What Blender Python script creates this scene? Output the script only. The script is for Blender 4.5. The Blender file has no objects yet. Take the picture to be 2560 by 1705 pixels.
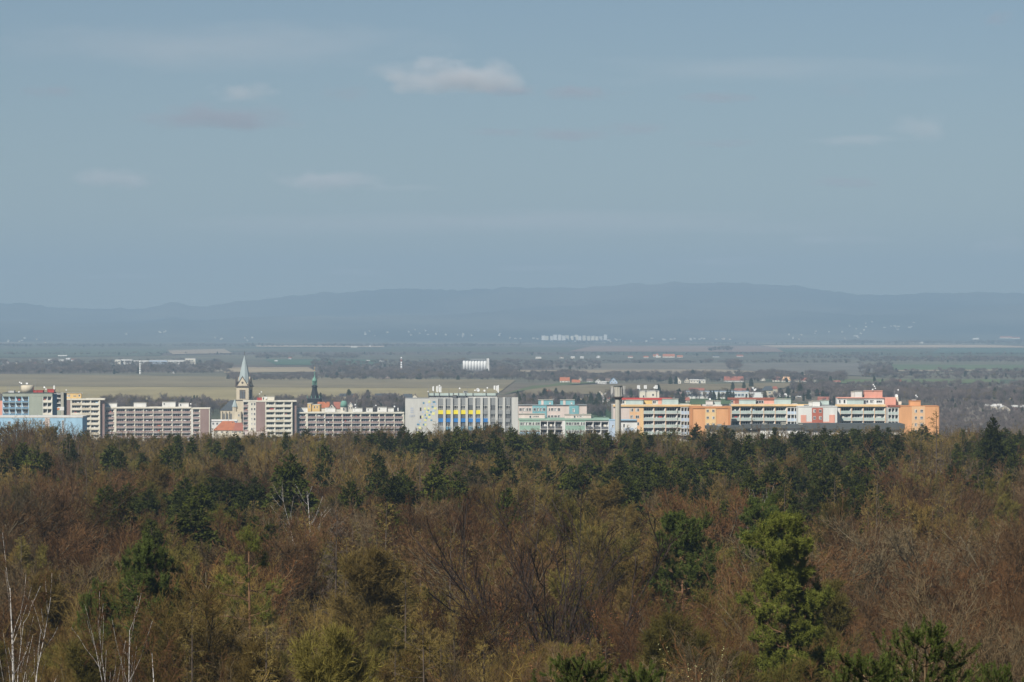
import bpy, math, random
import numpy as np
from mathutils import Vector

# ------------------------------------------------------------------ camera, sky, sun, exposure
scene = bpy.context.scene
COL = scene.collection
F = 9723.0            # focal length in photograph pixels (2560 wide)
ZC = 62.0             # eye height above the valley town
HY = 815.0            # photograph row of the level line of sight
rng = np.random.default_rng(7)
random.seed(7)

cam_data = bpy.data.cameras.new('camera')
cam = bpy.data.objects.new('camera', cam_data)
COL.objects.link(cam)
cam.location = (0, 0, ZC)
cam.rotation_euler = (math.radians(90), 0, 0)
cam_data.sensor_width = 36.0
cam_data.lens = 36.0 * F / 2560.0
cam_data.shift_y = -(852.5 - HY) / 2560.0
cam_data.clip_start = 1.0
cam_data.clip_end = 200000.0
scene.camera = cam

SUN_EL = math.radians(43)
SUN_AZ = math.radians(213)          # clockwise from +Y (north): behind and to the left of the camera
world = bpy.data.worlds.new('World')
scene.world = world
world.use_nodes = True
wn = world.node_tree
for n in list(wn.nodes):
    wn.nodes.remove(n)
w_out = wn.nodes.new('ShaderNodeOutputWorld')
w_bg = wn.nodes.new('ShaderNodeBackground')
w_sky = wn.nodes.new('ShaderNodeTexSky')
w_sky.sky_type = 'NISHITA'
w_sky.sun_disc = False
w_sky.sun_elevation = SUN_EL
w_sky.sun_rotation = SUN_AZ
w_sky.altitude = 350
w_sky.air_density = 0.85
w_sky.dust_density = 0.2
w_sky.ozone_density = 3.0
w_bg.inputs['Strength'].default_value = 0.054
wn.links.new(w_sky.outputs[0], w_bg.inputs['Color'])
wn.links.new(w_bg.outputs[0], w_out.inputs['Surface'])

sun_data = bpy.data.lights.new('sun', 'SUN')
sun_data.energy = 5.0
sun_data.angle = math.radians(0.53)
sun_data.color = (1.0, 0.95, 0.86)
sun = bpy.data.objects.new('sun', sun_data)
COL.objects.link(sun)
sun_to = Vector((math.sin(SUN_AZ) * math.cos(SUN_EL), math.cos(SUN_AZ) * math.cos(SUN_EL), math.sin(SUN_EL)))
sun.rotation_euler = sun_to.to_track_quat('Z', 'Y').to_euler()
sun.location = (-300, -300, 600)

scene.view_settings.view_transform = 'Standard'
scene.view_settings.look = 'None'
scene.view_settings.exposure = 0.12
scene.view_settings.gamma = 1.0
scene.cycles.max_bounces = 3
scene.cycles.diffuse_bounces = 1
scene.cycles.glossy_bounces = 2
scene.cycles.transmission_bounces = 2
scene.cycles.transparent_max_bounces = 12
scene.cycles.volume_bounces = 1
scene.cycles.volume_max_steps = 64
scene.cycles.use_denoising = True
scene.cycles.caustics_reflective = False
scene.cycles.caustics_refractive = False

# ------------------------------------------------------------------ helpers
def tag(o, label=None, cat=None, group=None, kind=None):
    if label: o['label'] = label
    if cat: o['category'] = cat
    if group: o['group'] = group
    if kind: o['kind'] = kind
    return o

def link(o, parent=None):
    COL.objects.link(o)
    if parent is not None:
        o.parent = parent
    return o

def empty(name, loc, rz=0.0):
    o = bpy.data.objects.new(name, None)
    o.empty_display_size = 0.5
    o.location = loc
    o.rotation_euler = (0, 0, rz)
    return link(o)

def mesh_np(name, verts, tris, mats, mi=None, smooth=False):
    """Mesh from numpy vertices (N,3) and triangles (M,3)."""
    me = bpy.data.meshes.new(name)
    verts = np.asarray(verts, dtype=np.float32).reshape(-1, 3)
    tris = np.asarray(tris, dtype=np.int32).reshape(-1, 3)
    me.vertices.add(len(verts))
    me.vertices.foreach_set('co', verts.ravel())
    me.loops.add(len(tris) * 3)
    me.loops.foreach_set('vertex_index', tris.ravel())
    me.polygons.add(len(tris))
    me.polygons.foreach_set('loop_start', np.arange(0, len(tris) * 3, 3, dtype=np.int32))
    if mi is not None:
        me.polygons.foreach_set('material_index', np.asarray(mi, dtype=np.int32))
    me.polygons.foreach_set('use_smooth', np.full(len(tris), bool(smooth)))
    for m in mats:
        me.materials.append(m)
    me.update(calc_edges=True)
    return me

class Geo:
    """Collects vertex / triangle blocks with a material index."""
    def __init__(self):
        self.v, self.t, self.m, self.n = [], [], [], 0
    def add(self, v, t, m=0):
        v = np.asarray(v, dtype=np.float64).reshape(-1, 3)
        t = np.asarray(t, dtype=np.int64).reshape(-1, 3)
        self.v.append(v); self.t.append(t + self.n); self.m.append(np.full(len(t), m, dtype=np.int32))
        self.n += len(v)
    def box(self, x0, x1, y0, y1, z0, z1, m=0):
        v = [(x0, y0, z0), (x1, y0, z0), (x1, y1, z0), (x0, y1, z0), (x0, y0, z1), (x1, y0, z1), (x1, y1, z1), (x0, y1, z1)]
        q = [(0, 1, 5, 4), (1, 2, 6, 5), (2, 3, 7, 6), (3, 0, 4, 7), (4, 5, 6, 7), (3, 2, 1, 0)]
        self.add(v, [t for a, b, c, d in q for t in ((a, b, c), (a, c, d))], m)
    def poly_prism(self, prof, y0, y1, m=0):
        """prof: convex outline (x,z), counter-clockwise seen from -Y; extruded y0..y1."""
        n = len(prof)
        v = [(x, y0, z) for x, z in prof] + [(x, y1, z) for x, z in prof]
        t = []
        for i in range(1, n - 1):
            t.append((0, i, i + 1)); t.append((n, n + i + 1, n + i))
        for i in range(n):
            j = (i + 1) % n
            t += [(i, n + i, n + j), (i, n + j, j)]
        self.add(v, t, m)
    def lathe(self, prof, sides=8, m=0, cx=0, cy=0, rot=0.0):
        """prof: list of (radius, z) bottom to top."""
        a = np.arange(sides) * 2 * math.pi / sides + rot
        v = []
        for r, z in prof:
            v += [(cx + r * math.cos(x), cy + r * math.sin(x), z) for x in a]
        t = []
        for k in range(len(prof) - 1):
            for i in range(sides):
                j = (i + 1) % sides
                p, q, r_, s = k * sides + i, k * sides + j, (k + 1) * sides + j, (k + 1) * sides + i
                t += [(p, q, r_), (p, r_, s)]
        b, e = 0, (len(prof) - 1) * sides
        for i in range(1, sides - 1):
            t.append((e, e + i, e + i + 1)); t.append((b, b + i + 1, b + i))
        self.add(v, t, m)
    def mesh(self, name, mats, smooth=False):
        if not self.v:
            return mesh_np(name, np.zeros((0, 3)), np.zeros((0, 3)), mats)
        return mesh_np(name, np.concatenate(self.v), np.concatenate(self.t), mats, np.concatenate(self.m), smooth)

# ------------------------------------------------------------------ materials
MATS = {}
def mat(name, col, rough=0.85, var=0.12, scale=0.4, stretch=(1, 1, 1), rnd=0.0, col2=None, spec=0.25, coords='object', mix2=None, transl=0.0):
    """Procedural paint / bark / soil: base colour, noise wear at two sizes, optional per-object variation."""
    if name in MATS:
        return MATS[name]
    m = bpy.data.materials.new(name)
    m.use_nodes = True
    nt = m.node_tree
    bs = nt.nodes['Principled BSDF']
    bs.inputs['Roughness'].default_value = rough
    bs.inputs['Specular IOR Level'].default_value = spec
    L = nt.links.new
    if coords == 'world':
        geo = nt.nodes.new('ShaderNodeNewGeometry'); src = geo.outputs['Position']
    else:
        tc = nt.nodes.new('ShaderNodeTexCoord'); src = tc.outputs['Object']
    mp = nt.nodes.new('ShaderNodeMapping'); mp.inputs['Scale'].default_value = stretch
    L(src, mp.inputs['Vector'])
    n1 = nt.nodes.new('ShaderNodeTexNoise'); n1.inputs['Scale'].default_value = scale
    n1.inputs['Detail'].default_value = 5; n1.inputs['Roughness'].default_value = 0.62
    L(mp.outputs[0], n1.inputs['Vector'])
    mr = nt.nodes.new('ShaderNodeMapRange')
    mr.inputs['From Min'].default_value = 0.28; mr.inputs['From Max'].default_value = 0.72
    mr.inputs['To Min'].default_value = 1 - var; mr.inputs['To Max'].default_value = 1 + var
    L(n1.outputs['Fac'], mr.inputs['Value'])
    val = mr.outputs[0]
    base = nt.nodes.new('ShaderNodeRGB'); base.outputs[0].default_value = (*col, 1)
    colour = base.outputs[0]
    oi = nt.nodes.new('ShaderNodeObjectInfo')
    if col2 is not None:
        b2 = nt.nodes.new('ShaderNodeRGB'); b2.outputs[0].default_value = (*col2, 1)
        mx = nt.nodes.new('ShaderNodeMix'); mx.data_type = 'RGBA'
        if mix2 == 'noise':
            n2 = nt.nodes.new('ShaderNodeTexNoise'); n2.inputs['Scale'].default_value = scale * 0.35
            n2.inputs['Detail'].default_value = 3
            L(mp.outputs[0], n2.inputs['Vector'])
            r2 = nt.nodes.new('ShaderNodeMapRange'); r2.inputs['From Min'].default_value = 0.35; r2.inputs['From Max'].default_value = 0.65
            L(n2.outputs['Fac'], r2.inputs['Value']); L(r2.outputs[0], mx.inputs[0])
        else:
            L(oi.outputs['Random'], mx.inputs[0])
        L(colour, mx.inputs[6]); L(b2.outputs[0], mx.inputs[7]); colour = mx.outputs[2]
    if rnd:
        wn_ = nt.nodes.new('ShaderNodeTexWhiteNoise'); wn_.noise_dimensions = '1D'
        L(oi.outputs['Random'], wn_.inputs['W'])
        r3 = nt.nodes.new('ShaderNodeMapRange'); r3.inputs['To Min'].default_value = 1 - rnd; r3.inputs['To Max'].default_value = 1 + rnd
        L(wn_.outputs['Value'], r3.inputs['Value'])
        mm = nt.nodes.new('ShaderNodeMath'); mm.operation = 'MULTIPLY'
        L(val, mm.inputs[0]); L(r3.outputs[0], mm.inputs[1]); val = mm.outputs[0]
    sc = nt.nodes.new('ShaderNodeVectorMath'); sc.operation = 'SCALE'
    L(colour, sc.inputs[0]); L(val, sc.inputs['Scale'])
    L(sc.outputs[0], bs.inputs['Base Color'])
    if transl:
        tr = nt.nodes.new('ShaderNodeBsdfTranslucent'); L(sc.outputs[0], tr.inputs['Color'])
        ms = nt.nodes.new('ShaderNodeMixShader'); ms.inputs[0].default_value = transl
        out = nt.nodes['Material Output']
        L(bs.outputs[0], ms.inputs[1]); L(tr.outputs[0], ms.inputs[2]); L(ms.outputs[0], out.inputs['Surface'])
    MATS[name] = m
    return m

# ------------------------------------------------------------------ terrain
GY = np.array([-400, 0, 110, 200, 300, 550, 900, 1050, 1400, 1800, 2200, 2700, 3300, 5000, 16000, 60000], float)
GZ = np.array([36, 33, 29, 25.5, 22, 18.5, 16.5, 15.2, 9.0, 3.0, -4.0, -3.0, 0.0, 0.0, 0.0, 0.0], float)
RIDGE = [(-600, 752), (-300, 768), (0, 760), (60, 760), (120, 769), (230, 771), (380, 768), (437, 755), (470, 764), (520, 764), (600, 752), (700, 742), (780, 731), (810, 726), (850, 731),
         (900, 726), (1000, 722), (1200, 721), (1290, 714), (1340, 719), (1440, 720), (1560, 711), (1640, 707), (1800, 705), (1900, 709), (2000, 716), (2080, 724),
         (2150, 734), (2250, 735), (2400, 731), (2450, 729), (2560, 733), (2900, 740), (3200, 752)]
RPX = np.array([p[0] for p in RIDGE], float); RPY = np.array([p[1] for p in RIDGE], float)
Y_FOOT, Y_RIDGE = 15000.0, 24000.0

def fbm(x, y, seed=0):
    s = np.zeros(np.broadcast(x, y).shape); a = 1.0
    for k in range(5):
        f = 1.9 ** k
        s = s + a * np.sin(x * f * 1.13 + seed * 1.7 + k * 2.1 + 1.3 * np.sin(y * f * 0.9 + k)) * np.sin(y * f * 1.07 + seed * 0.7 + k * 1.3 + 1.1 * np.sin(x * f * 0.8 + 2 * k))
        a *= 0.52
    return s

def ground_z(x, y):
    x = np.asarray(x, float); y = np.asarray(y, float)
    z = np.interp(y, GY, GZ)
    # slight swell in the open farmland
    far = np.clip((y - 2800) / 1500, 0, 1)
    z = z + far * 1.2 * fbm(x / 900, y / 1400, 3)
    t = np.clip((y - Y_FOOT) / (Y_RIDGE - Y_FOOT), 0, 1.3)
    px = 1280 + F * x / np.maximum(y, 1)
    bump = 2.6 * fbm(px / 31.0, px / 47.0 + 1.0, 6) + 1.6 * fbm(px / 9.0, px / 13.0, 8)
    zr = ZC + (HY - np.interp(px, RPX, RPY) + bump) / F * Y_RIDGE
    tt = np.minimum(t, 1.0)
    up = (0.35 * tt + 0.65 * tt ** 1.7)
    n = fbm(x / 1500, y / 2200, 1)
    z = z + np.where(t > 0, zr * up * (1 + 0.5 * n * (1 - tt) * tt * 2.6) - np.maximum(t - 1, 0) * 500, 0)
    return z

def gz(x, y):
    return float(ground_z(x, y))

def at(px, py, Y):
    return Vector(((px - 1280) / F * Y, Y, ZC - (py - HY) / F * Y))

_HY_GRID = np.concatenate([np.linspace(1200, 6000, 1600), np.linspace(6005, 24000, 2400)])
def hit(px, py):
    """Where the line of sight through a photograph pixel first meets the ground beyond the forest."""
    ys = _HY_GRID
    xs = (px - 1280) / F * ys
    zs = ZC - (py - HY) / F * ys
    below = zs <= ground_z(xs, ys)
    k = int(np.argmax(below)) if below.any() else len(ys) - 1
    return xs[k], ys[k], gz(xs[k], ys[k])

def sheet(name, xs, ys, zf, m):
    """Grid sheet; xs: (R,C), ys: (R,C)."""
    R, C = xs.shape
    v = np.stack([xs, ys, zf], -1).reshape(-1, 3)
    i = np.arange(R * C).reshape(R, C)
    a, b, c, d = i[:-1, :-1].ravel(), i[:-1, 1:].ravel(), i[1:, 1:].ravel(), i[1:, :-1].ravel()
    tris = np.concatenate([np.stack([a, b, c], -1), np.stack([a, c, d], -1)])
    o = bpy.data.objects.new(name, mesh_np(name, v, tris, [m], smooth=True))
    return link(o)

# soil of the plain: a patchwork of strip fields, meadow, stubble and plough land
def farmland_material():
    m = bpy.data.materials.new('farmland_soil'); m.use_nodes = True
    nt = m.node_tree; L = nt.links.new; bs = nt.nodes['Principled BSDF']
    bs.inputs['Roughness'].default_value = 0.95; bs.inputs['Specular IOR Level'].default_value = 0.1
    g = nt.nodes.new('ShaderNodeNewGeometry')
    mp = nt.nodes.new('ShaderNodeMapping'); mp.inputs['Scale'].default_value = (0.0012, 0.0011, 0)
    mp.inputs['Rotation'].default_value = (0, 0, 0.05)
    L(g.outputs['Position'], mp.inputs['Vector'])
    nz = nt.nodes.new('ShaderNodeTexNoise'); nz.inputs['Scale'].default_value = 1.4; nz.inputs['Detail'].default_value = 3
    L(mp.outputs[0], nz.inputs['Vector'])
    ad = nt.nodes.new('ShaderNodeVectorMath'); ad.operation = 'MULTIPLY_ADD'; ad.inputs[1].default_value = (0.5, 0.5, 0)
    L(nz.outputs['Color'], ad.inputs[0]); L(mp.outputs[0], ad.inputs[2])
    vo = nt.nodes.new('ShaderNodeTexVoronoi'); vo.inputs['Scale'].default_value = 1.0; vo.distance = 'CHEBYCHEV'
    L(ad.outputs[0], vo.inputs['Vector'])
    sp = nt.nodes.new('ShaderNodeSeparateColor'); L(vo.outputs['Color'], sp.inputs[0])
    cr = nt.nodes.new('ShaderNodeValToRGB'); cr.color_ramp.interpolation = 'CONSTANT'
    stops = [(0.0, (0.13, 0.12, 0.085)), (0.2, (0.10, 0.105, 0.065)), (0.38, (0.17, 0.14, 0.10)), (0.55, (0.13, 0.10, 0.08)), (0.7, (0.16, 0.145, 0.10)), (0.84, (0.24, 0.205, 0.15)), (0.93, (0.085, 0.11, 0.065))]
    e = cr.color_ramp.elements
    e[0].position = 0.0; e[0].color = (*stops[0][1], 1); e[1].position = stops[1][0]; e[1].color = (*stops[1][1], 1)
    for p, c in stops[2:]:
        q = e.new(p); q.color = (*c, 1)
    L(sp.outputs[0], cr.inputs[0])
    n2 = nt.nodes.new('ShaderNodeTexNoise'); n2.inputs['Scale'].default_value = 0.02; n2.inputs['Detail'].default_value = 6
    m2 = nt.nodes.new('ShaderNodeMapping'); m2.inputs['Scale'].default_value = (1, 0.35, 1)
    L(g.outputs['Position'], m2.inputs['Vector']); L(m2.outputs[0], n2.inputs['Vector'])
    mr = nt.nodes.new('ShaderNodeMapRange'); mr.inputs['From Min'].default_value = 0.3; mr.inputs['From Max'].default_value = 0.7
    mr.inputs['To Min'].default_value = 0.72; mr.inputs['To Max'].default_value = 1.25
    L(n2.outputs['Fac'], mr.inputs['Value'])
    sc = nt.nodes.new('ShaderNodeVectorMath'); sc.operation = 'SCALE'
    L(cr.outputs[0], sc.inputs[0]); L(mr.outputs[0], sc.inputs['Scale']); L(sc.outputs[0], bs.inputs['Base Color'])
    return m

ys = np.concatenate([np.linspace(-300, 1100, 60), np.linspace(1120, 4000, 90), np.linspace(4040, 15100, 150)])
u = np.linspace(-1, 1, 90)
YY = np.repeat(ys[:, None], len(u), 1); XX = u[None, :] * (0.19 * np.maximum(YY, 0) + 260)
tag(sheet('ground', XX, YY, ground_z(XX, YY), farmland_material()), 'fields and meadows of the wide plain', None, None, 'structure')
ys = np.linspace(-300, 1330, 90)
YY = np.repeat(ys[:, None], len(u), 1); XX = u[None, :] * (0.19 * np.maximum(YY, 0) + 255)
M_LITTER = mat('leaf_litter', (0.085, 0.055, 0.032), 0.95, 0.4, 0.6, coords='world', col2=(0.06, 0.05, 0.028), mix2='noise')
tag(sheet('forest_floor', XX, YY, ground_z(XX, YY) + 0.05, M_LITTER), 'brown leaf litter under the forest', None, None, 'structure')
ys = np.linspace(14900, 26500, 110); uh = np.linspace(-1, 1, 260)
YY = np.repeat(ys[:, None], len(uh), 1); XX = uh[None, :] * (0.19 * YY)
M_HILL = mat('wooded_hillside', (0.02, 0.026, 0.022), 0.95, 0.45, 0.0022, (1, 0.45, 1), coords='world', col2=(0.13, 0.115, 0.08), mix2='noise')
tag(sheet('hills', XX, YY, ground_z(XX, YY) - 0.4, M_HILL), 'long wooded mountain ridge fading into blue haze', None, None, 'structure')
# ------------------------------------------------------------------ trees: generators
def nrm(v):
    return v / np.maximum(np.linalg.norm(v, axis=-1, keepdims=True), 1e-9)

def spawn(r, P, R, n_per, t0, t1, ang, ang_sd, lr, K, up=0.2, curl=0.06, rr=0.5, lmin=0.0, taper=0.25, tfall=0.5, flat=0.0, absl=None):
    """Grow n_per child curves from each parent curve (N,K,3)."""
    N, Kp = P.shape[0], P.shape[1]
    idx = np.repeat(np.arange(N), n_per); M = len(idx)
    t = t0 + (t1 - t0) * ((np.tile(np.arange(n_per), N) + r.uniform(0, 1, M)) / n_per)
    f = np.clip(t, 0, 0.9999) * (Kp - 1); i = f.astype(int); w = (f - i)[:, None]
    a, b = P[idx, i], P[idx, np.minimum(i + 1, Kp - 1)]
    base = a * (1 - w) + b * w
    tan = nrm(b - a)
    rad = R[idx, i] * (1 - w[:, 0]) + R[idx, np.minimum(i + 1, Kp - 1)] * w[:, 0]
    rv = r.normal(size=(M, 3)); rv[:, 2] *= (1 - flat)
    perp = nrm(np.cross(tan, rv))
    if flat:
        perp = nrm(perp * np.array([1, 1, 1 - flat]))
    an = r.normal(ang, ang_sd, M)[:, None]
    d = nrm(np.cos(an) * tan + np.sin(an) * perp)
    plen = np.linalg.norm(np.diff(P, axis=1), axis=2).sum(1)[idx]
    Ln = (lr * plen if absl is None else absl) * (1 - tfall * t) * r.uniform(0.65, 1.25, M)
    Ln = np.maximum(Ln, lmin)
    s = np.linspace(0, 1, K)[None, :, None]
    C = base[:, None, :] + Ln[:, None, None] * (s * d[:, None, :] + up * s ** 2 * np.array([0, 0, 1.0])[None, None, :])
    if curl and K > 2:
        nz = r.normal(size=(M, K, 3)); nz[:, 0] = 0
        C = C + np.cumsum(nz, 1) * curl * Ln[:, None, None] / math.sqrt(K)
    r0 = np.minimum(rad * rr, rad)
    Rr = r0[:, None] * (1 - (1 - taper) * np.linspace(0, 1, K)[None, :])
    return C, Rr

def tube(g, P, R, sides, m):
    N, K = R.shape
    if N == 0: return
    tan = nrm(P[:, -1] - P[:, 0])
    ref = np.where(np.abs(tan[:, 2:3]) > 0.8, np.array([[1.0, 0, 0]]), np.array([[0, 0, 1.0]]))
    e1 = nrm(np.cross(tan, ref)); e2 = np.cross(tan, e1)
    a = np.arange(sides) * 2 * math.pi / sides
    ring = np.cos(a)[None, :, None] * e1[:, None, :] + np.sin(a)[None, :, None] * e2[:, None, :]
    V = P[:, :, None, :] + R[:, :, None, None] * ring[:, None, :, :]
    i = np.arange(N * K * sides).reshape(N, K, sides)
    p = i[:, :-1, :]; q = np.roll(i, -1, 2)[:, :-1, :]; r_ = np.roll(i, -1, 2)[:, 1:, :]; s = i[:, 1:, :]
    T = np.concatenate([np.stack([p, q, r_], -1).reshape(-1, 3), np.stack([p, r_, s], -1).reshape(-1, 3)])
    g.add(V.reshape(-1, 3), T, m)

def blades(g, r, B, D, W, m, flat=0.0):
    """Single tapering triangles: base points B, vectors D, base widths W."""
    N = len(B)
    if N == 0: return
    side = nrm(np.cross(D, r.normal(size=(N, 3)) + np.array([0, 0, flat]))) * (np.asarray(W).reshape(-1, 1) * 0.5)
    V = np.stack([B - side, B + side, B + D], 1)
    g.add(V.reshape(-1, 3), np.arange(3 * N).reshape(N, 3), m)

def ribbons(g, r, P, W, m):
    """Flat tapering strips along curves of K points."""
    N, K = P.shape[0], P.shape[1]
    if N == 0: return
    side = nrm(np.cross(P[:, -1] - P[:, 0], r.normal(size=(N, 3))))
    w = np.asarray(W).reshape(-1, 1) * np.linspace(1, 0.45, K)[None, :] * 0.5
    A = P - side[:, None, :] * w[:, :, None]; Bq = P + side[:, None, :] * w[:, :, None]
    V = np.stack([A, Bq], 2).reshape(-1, 3)
    i = np.arange(N * K * 2).reshape(N, K, 2)
    a, b, c, d = i[:, :-1, 0], i[:, :-1, 1], i[:, 1:, 1], i[:, 1:, 0]
    T = np.concatenate([np.stack([a, b, c], -1).reshape(-1, 3), np.stack([a, c, d], -1).reshape(-1, 3)])
    g.add(V, T, m)

def trunk_curve(r, H, top, r0, r1, lean=0.03, K=8, wob=0.012):
    z = np.linspace(0, H * top, K)
    ph = r.uniform(0, 6.28)
    dx = lean * z * math.cos(ph) + np.cumsum(r.normal(0, wob * H / K, K))
    dy = lean * z * math.sin(ph) + np.cumsum(r.normal(0, wob * H / K, K))
    P = np.stack([dx - dx[0], dy - dy[0], z], -1)[None]
    R = np.linspace(1, 0, K)[None] ** 0.8 * (r0 - r1) + r1
    return P, R

def bare_tree(seed, lod, H=20.0, spread=0.42, form='broad'):
    """Leafless broad-leaved tree: trunk, ascending limbs, branches and a haze of fine twigs.
    Returns (trunk Geo, crown Geo)."""
    r = np.random.default_rng(seed)
    gt, gc = Geo(), Geo()
    top = {'broad': 0.62, 'vase': 0.34, 'slim': 0.86}[form]
    P, R = trunk_curve(r, H, top, 0.24 if form != 'slim' else 0.15, 0.10 if form != 'slim' else 0.03, 0.02)
    tube(gt, P, R, 7, 0)
    if form == 'vase':
        C1, R1 = spawn(r, P, R, 11, 0.35, 1.0, 0.50, 0.17, 0, 7, 0.22, 0.05, 0.72, absl=H * spread * 1.62, tfall=0.1)
    elif form == 'broad':
        C1, R1 = spawn(r, P, R, 15, 0.35, 1.0, 0.72, 0.2, 0, 6, 0.28, 0.06, 0.72, absl=H * spread * 1.12, tfall=0.28)
    else:
        C1, R1 = spawn(r, P, R, 22, 0.22, 1.0, 0.62, 0.14, 0, 5, 0.25, 0.05, 0.5, absl=H * spread * 0.85, tfall=0.68)
    tube(gc, C1, R1, 5, 0)
    n2, n3, n4, n5 = {0: (8, 8, 7, 6), 1: (7, 7, 6, 4), 2: (6, 6, 5, 2)}[lod]
    C2, R2 = spawn(r, C1, R1, n2, 0.15, 1.0, 0.55, 0.2, 0.52, 5, 0.16, 0.07, 0.66, tfall=0.45)
    tube(gc, C2, np.maximum(R2, 0.012 * (1 + lod)), 4 if lod == 0 else 3, 0)
    C3, R3 = spawn(r, C2, R2, n3, 0.12, 1.0, 0.6, 0.24, 0.52, 4, 0.14, 0.08, 0.5, lmin=0.5, tfall=0.4)
    if lod == 0:
        tube(gc, C3, np.maximum(R3, 0.009), 3, 1)
    else:
        ribbons(gc, r, C3, np.maximum(2 * R3[:, 0], 0.022 * (1 + 0.5 * lod)), 1)
    C4, R4 = spawn(r, C3, R3, n4, 0.1, 1.0, 0.62, 0.28, 0.6, 3, 0.12, 0.06, 0.5, lmin=0.4, tfall=0.35)
    w4 = {0: 0.021, 1: 0.03, 2: 0.05}[lod]
    ribbons(gc, r, C4, np.full(len(C4), w4), 1)
    if n5:
        C5, _ = spawn(r, C4, R4, n5, 0.1, 1.0, 0.6, 0.3, 0.62, 2, 0.05, 0, 0.5, lmin=0.28, tfall=0.3)
        blades(gc, r, C5[:, 0], C5[:, 1] - C5[:, 0], np.full(len(C5), {0: 0.022, 1: 0.036, 2: 0.06}[lod]), 1)
    return gt, gc

def birch_tree(seed, H=20.0, dens=1.0, forks=2, lod=0, pale=False):
    r = np.random.default_rng(seed)
    gt, gc = Geo(), Geo()
    P, R = trunk_curve(r, H, 0.97, 0.15, 0.018, 0.05, 10, 0.02)
    tube(gt, P, R, 7, 0)
    if forks:
        Fk, Rk = spawn(r, P, R, forks, 0.35, 0.62, 0.28, 0.06, 0, 7, 0.12, 0.05, 0.75, absl=H * 0.55, taper=0.12, tfall=0.2)
        tube(gt, Fk, Rk, 6, 0)
        C1b, R1b = spawn(r, Fk, Rk, 14, 0.15, 1, 0.55, 0.15, 0.32, 5, 0.18, 0.05, 0.42, tfall=0.6)
    C1, R1 = spawn(r, P, R, 34 if not pale else 20, 0.3, 1.0, 0.62, 0.14, 0, 5, 0.28, 0.05, 0.42, absl=H * 0.30, tfall=0.75)
    if forks:
        C1 = np.concatenate([C1, C1b]); R1 = np.concatenate([R1, R1b])
    tube(gc, C1, np.maximum(R1 * 0.8, 0.008), 4, 1 if not pale else 0)
    C2, R2 = spawn(r, C1, R1, int(8 * dens), 0.2, 1, 0.5, 0.2, 0.45, 4, 0.02, 0.07, 0.4, lmin=0.5)
    ribbons(gc, r, C2, np.full(len(C2), 0.024), 1)
    C3, R3 = spawn(r, C2, R2, int(7 * dens), 0.1, 1, 0.6, 0.25, 0.7, 3, -0.35, 0.06, 0.4, lmin=0.45)
    ribbons(gc, r, C3, np.full(len(C3), 0.014), 1)
    C4, _ = spawn(r, C3, R3, 2, 0.2, 1, 0.5, 0.25, 0.7, 2, -0.2, 0, 0.4, lmin=0.3)
    blades(gc, r, C4[:, 0], C4[:, 1] - C4[:, 0], np.full(len(C4), 0.013), 1)
    return gt, gc

def larch_tree(seed, lod, H=22.0, rad=3.0):
    r = np.random.default_rng(seed)
    gt, gc = Geo(), Geo()
    P, R = trunk_curve(r, H, 0.99, 0.2, 0.012, 0.015, 9, 0.008)
    tube(gt, P, R, 6, 0)
    n1 = {0: 90, 1: 70, 2: 46}[lod]
    C1, R1 = spawn(r, P, R, n1, 0.22, 0.99, 1.3, 0.14, 0, 5, 0.10, 0.05, 0.22, absl=rad * 1.25, tfall=0.86)
    if lod == 0:
        tube(gc, C1, np.maximum(R1, 0.012), 3, 0)
    else:
        ribbons(gc, r, C1, np.full(len(C1), 0.035 + 0.015 * lod), 0)
    C2, R2 = spawn(r, C1, R1, {0: 9, 1: 7, 2: 5}[lod], 0.1, 1, 0.8, 0.25, 0.36, 3, -0.12, 0.08, 0.4, lmin=0.3)
    ribbons(gc, r, C2, np.full(len(C2), {0: 0.02, 1: 0.032, 2: 0.06}[lod]), 1)
    if lod < 2:
        C3, _ = spawn(r, C2, R2, {0: 6, 1: 3}[lod], 0.1, 1, 0.8, 0.3, 0.5, 2, -0.1, 0, 0.4, lmin=0.2)
        blades(gc, r, C3[:, 0], C3[:, 1] - C3[:, 0], np.full(len(C3), 0.03 if lod == 0 else 0.05), 1)
    return gt, gc

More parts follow.
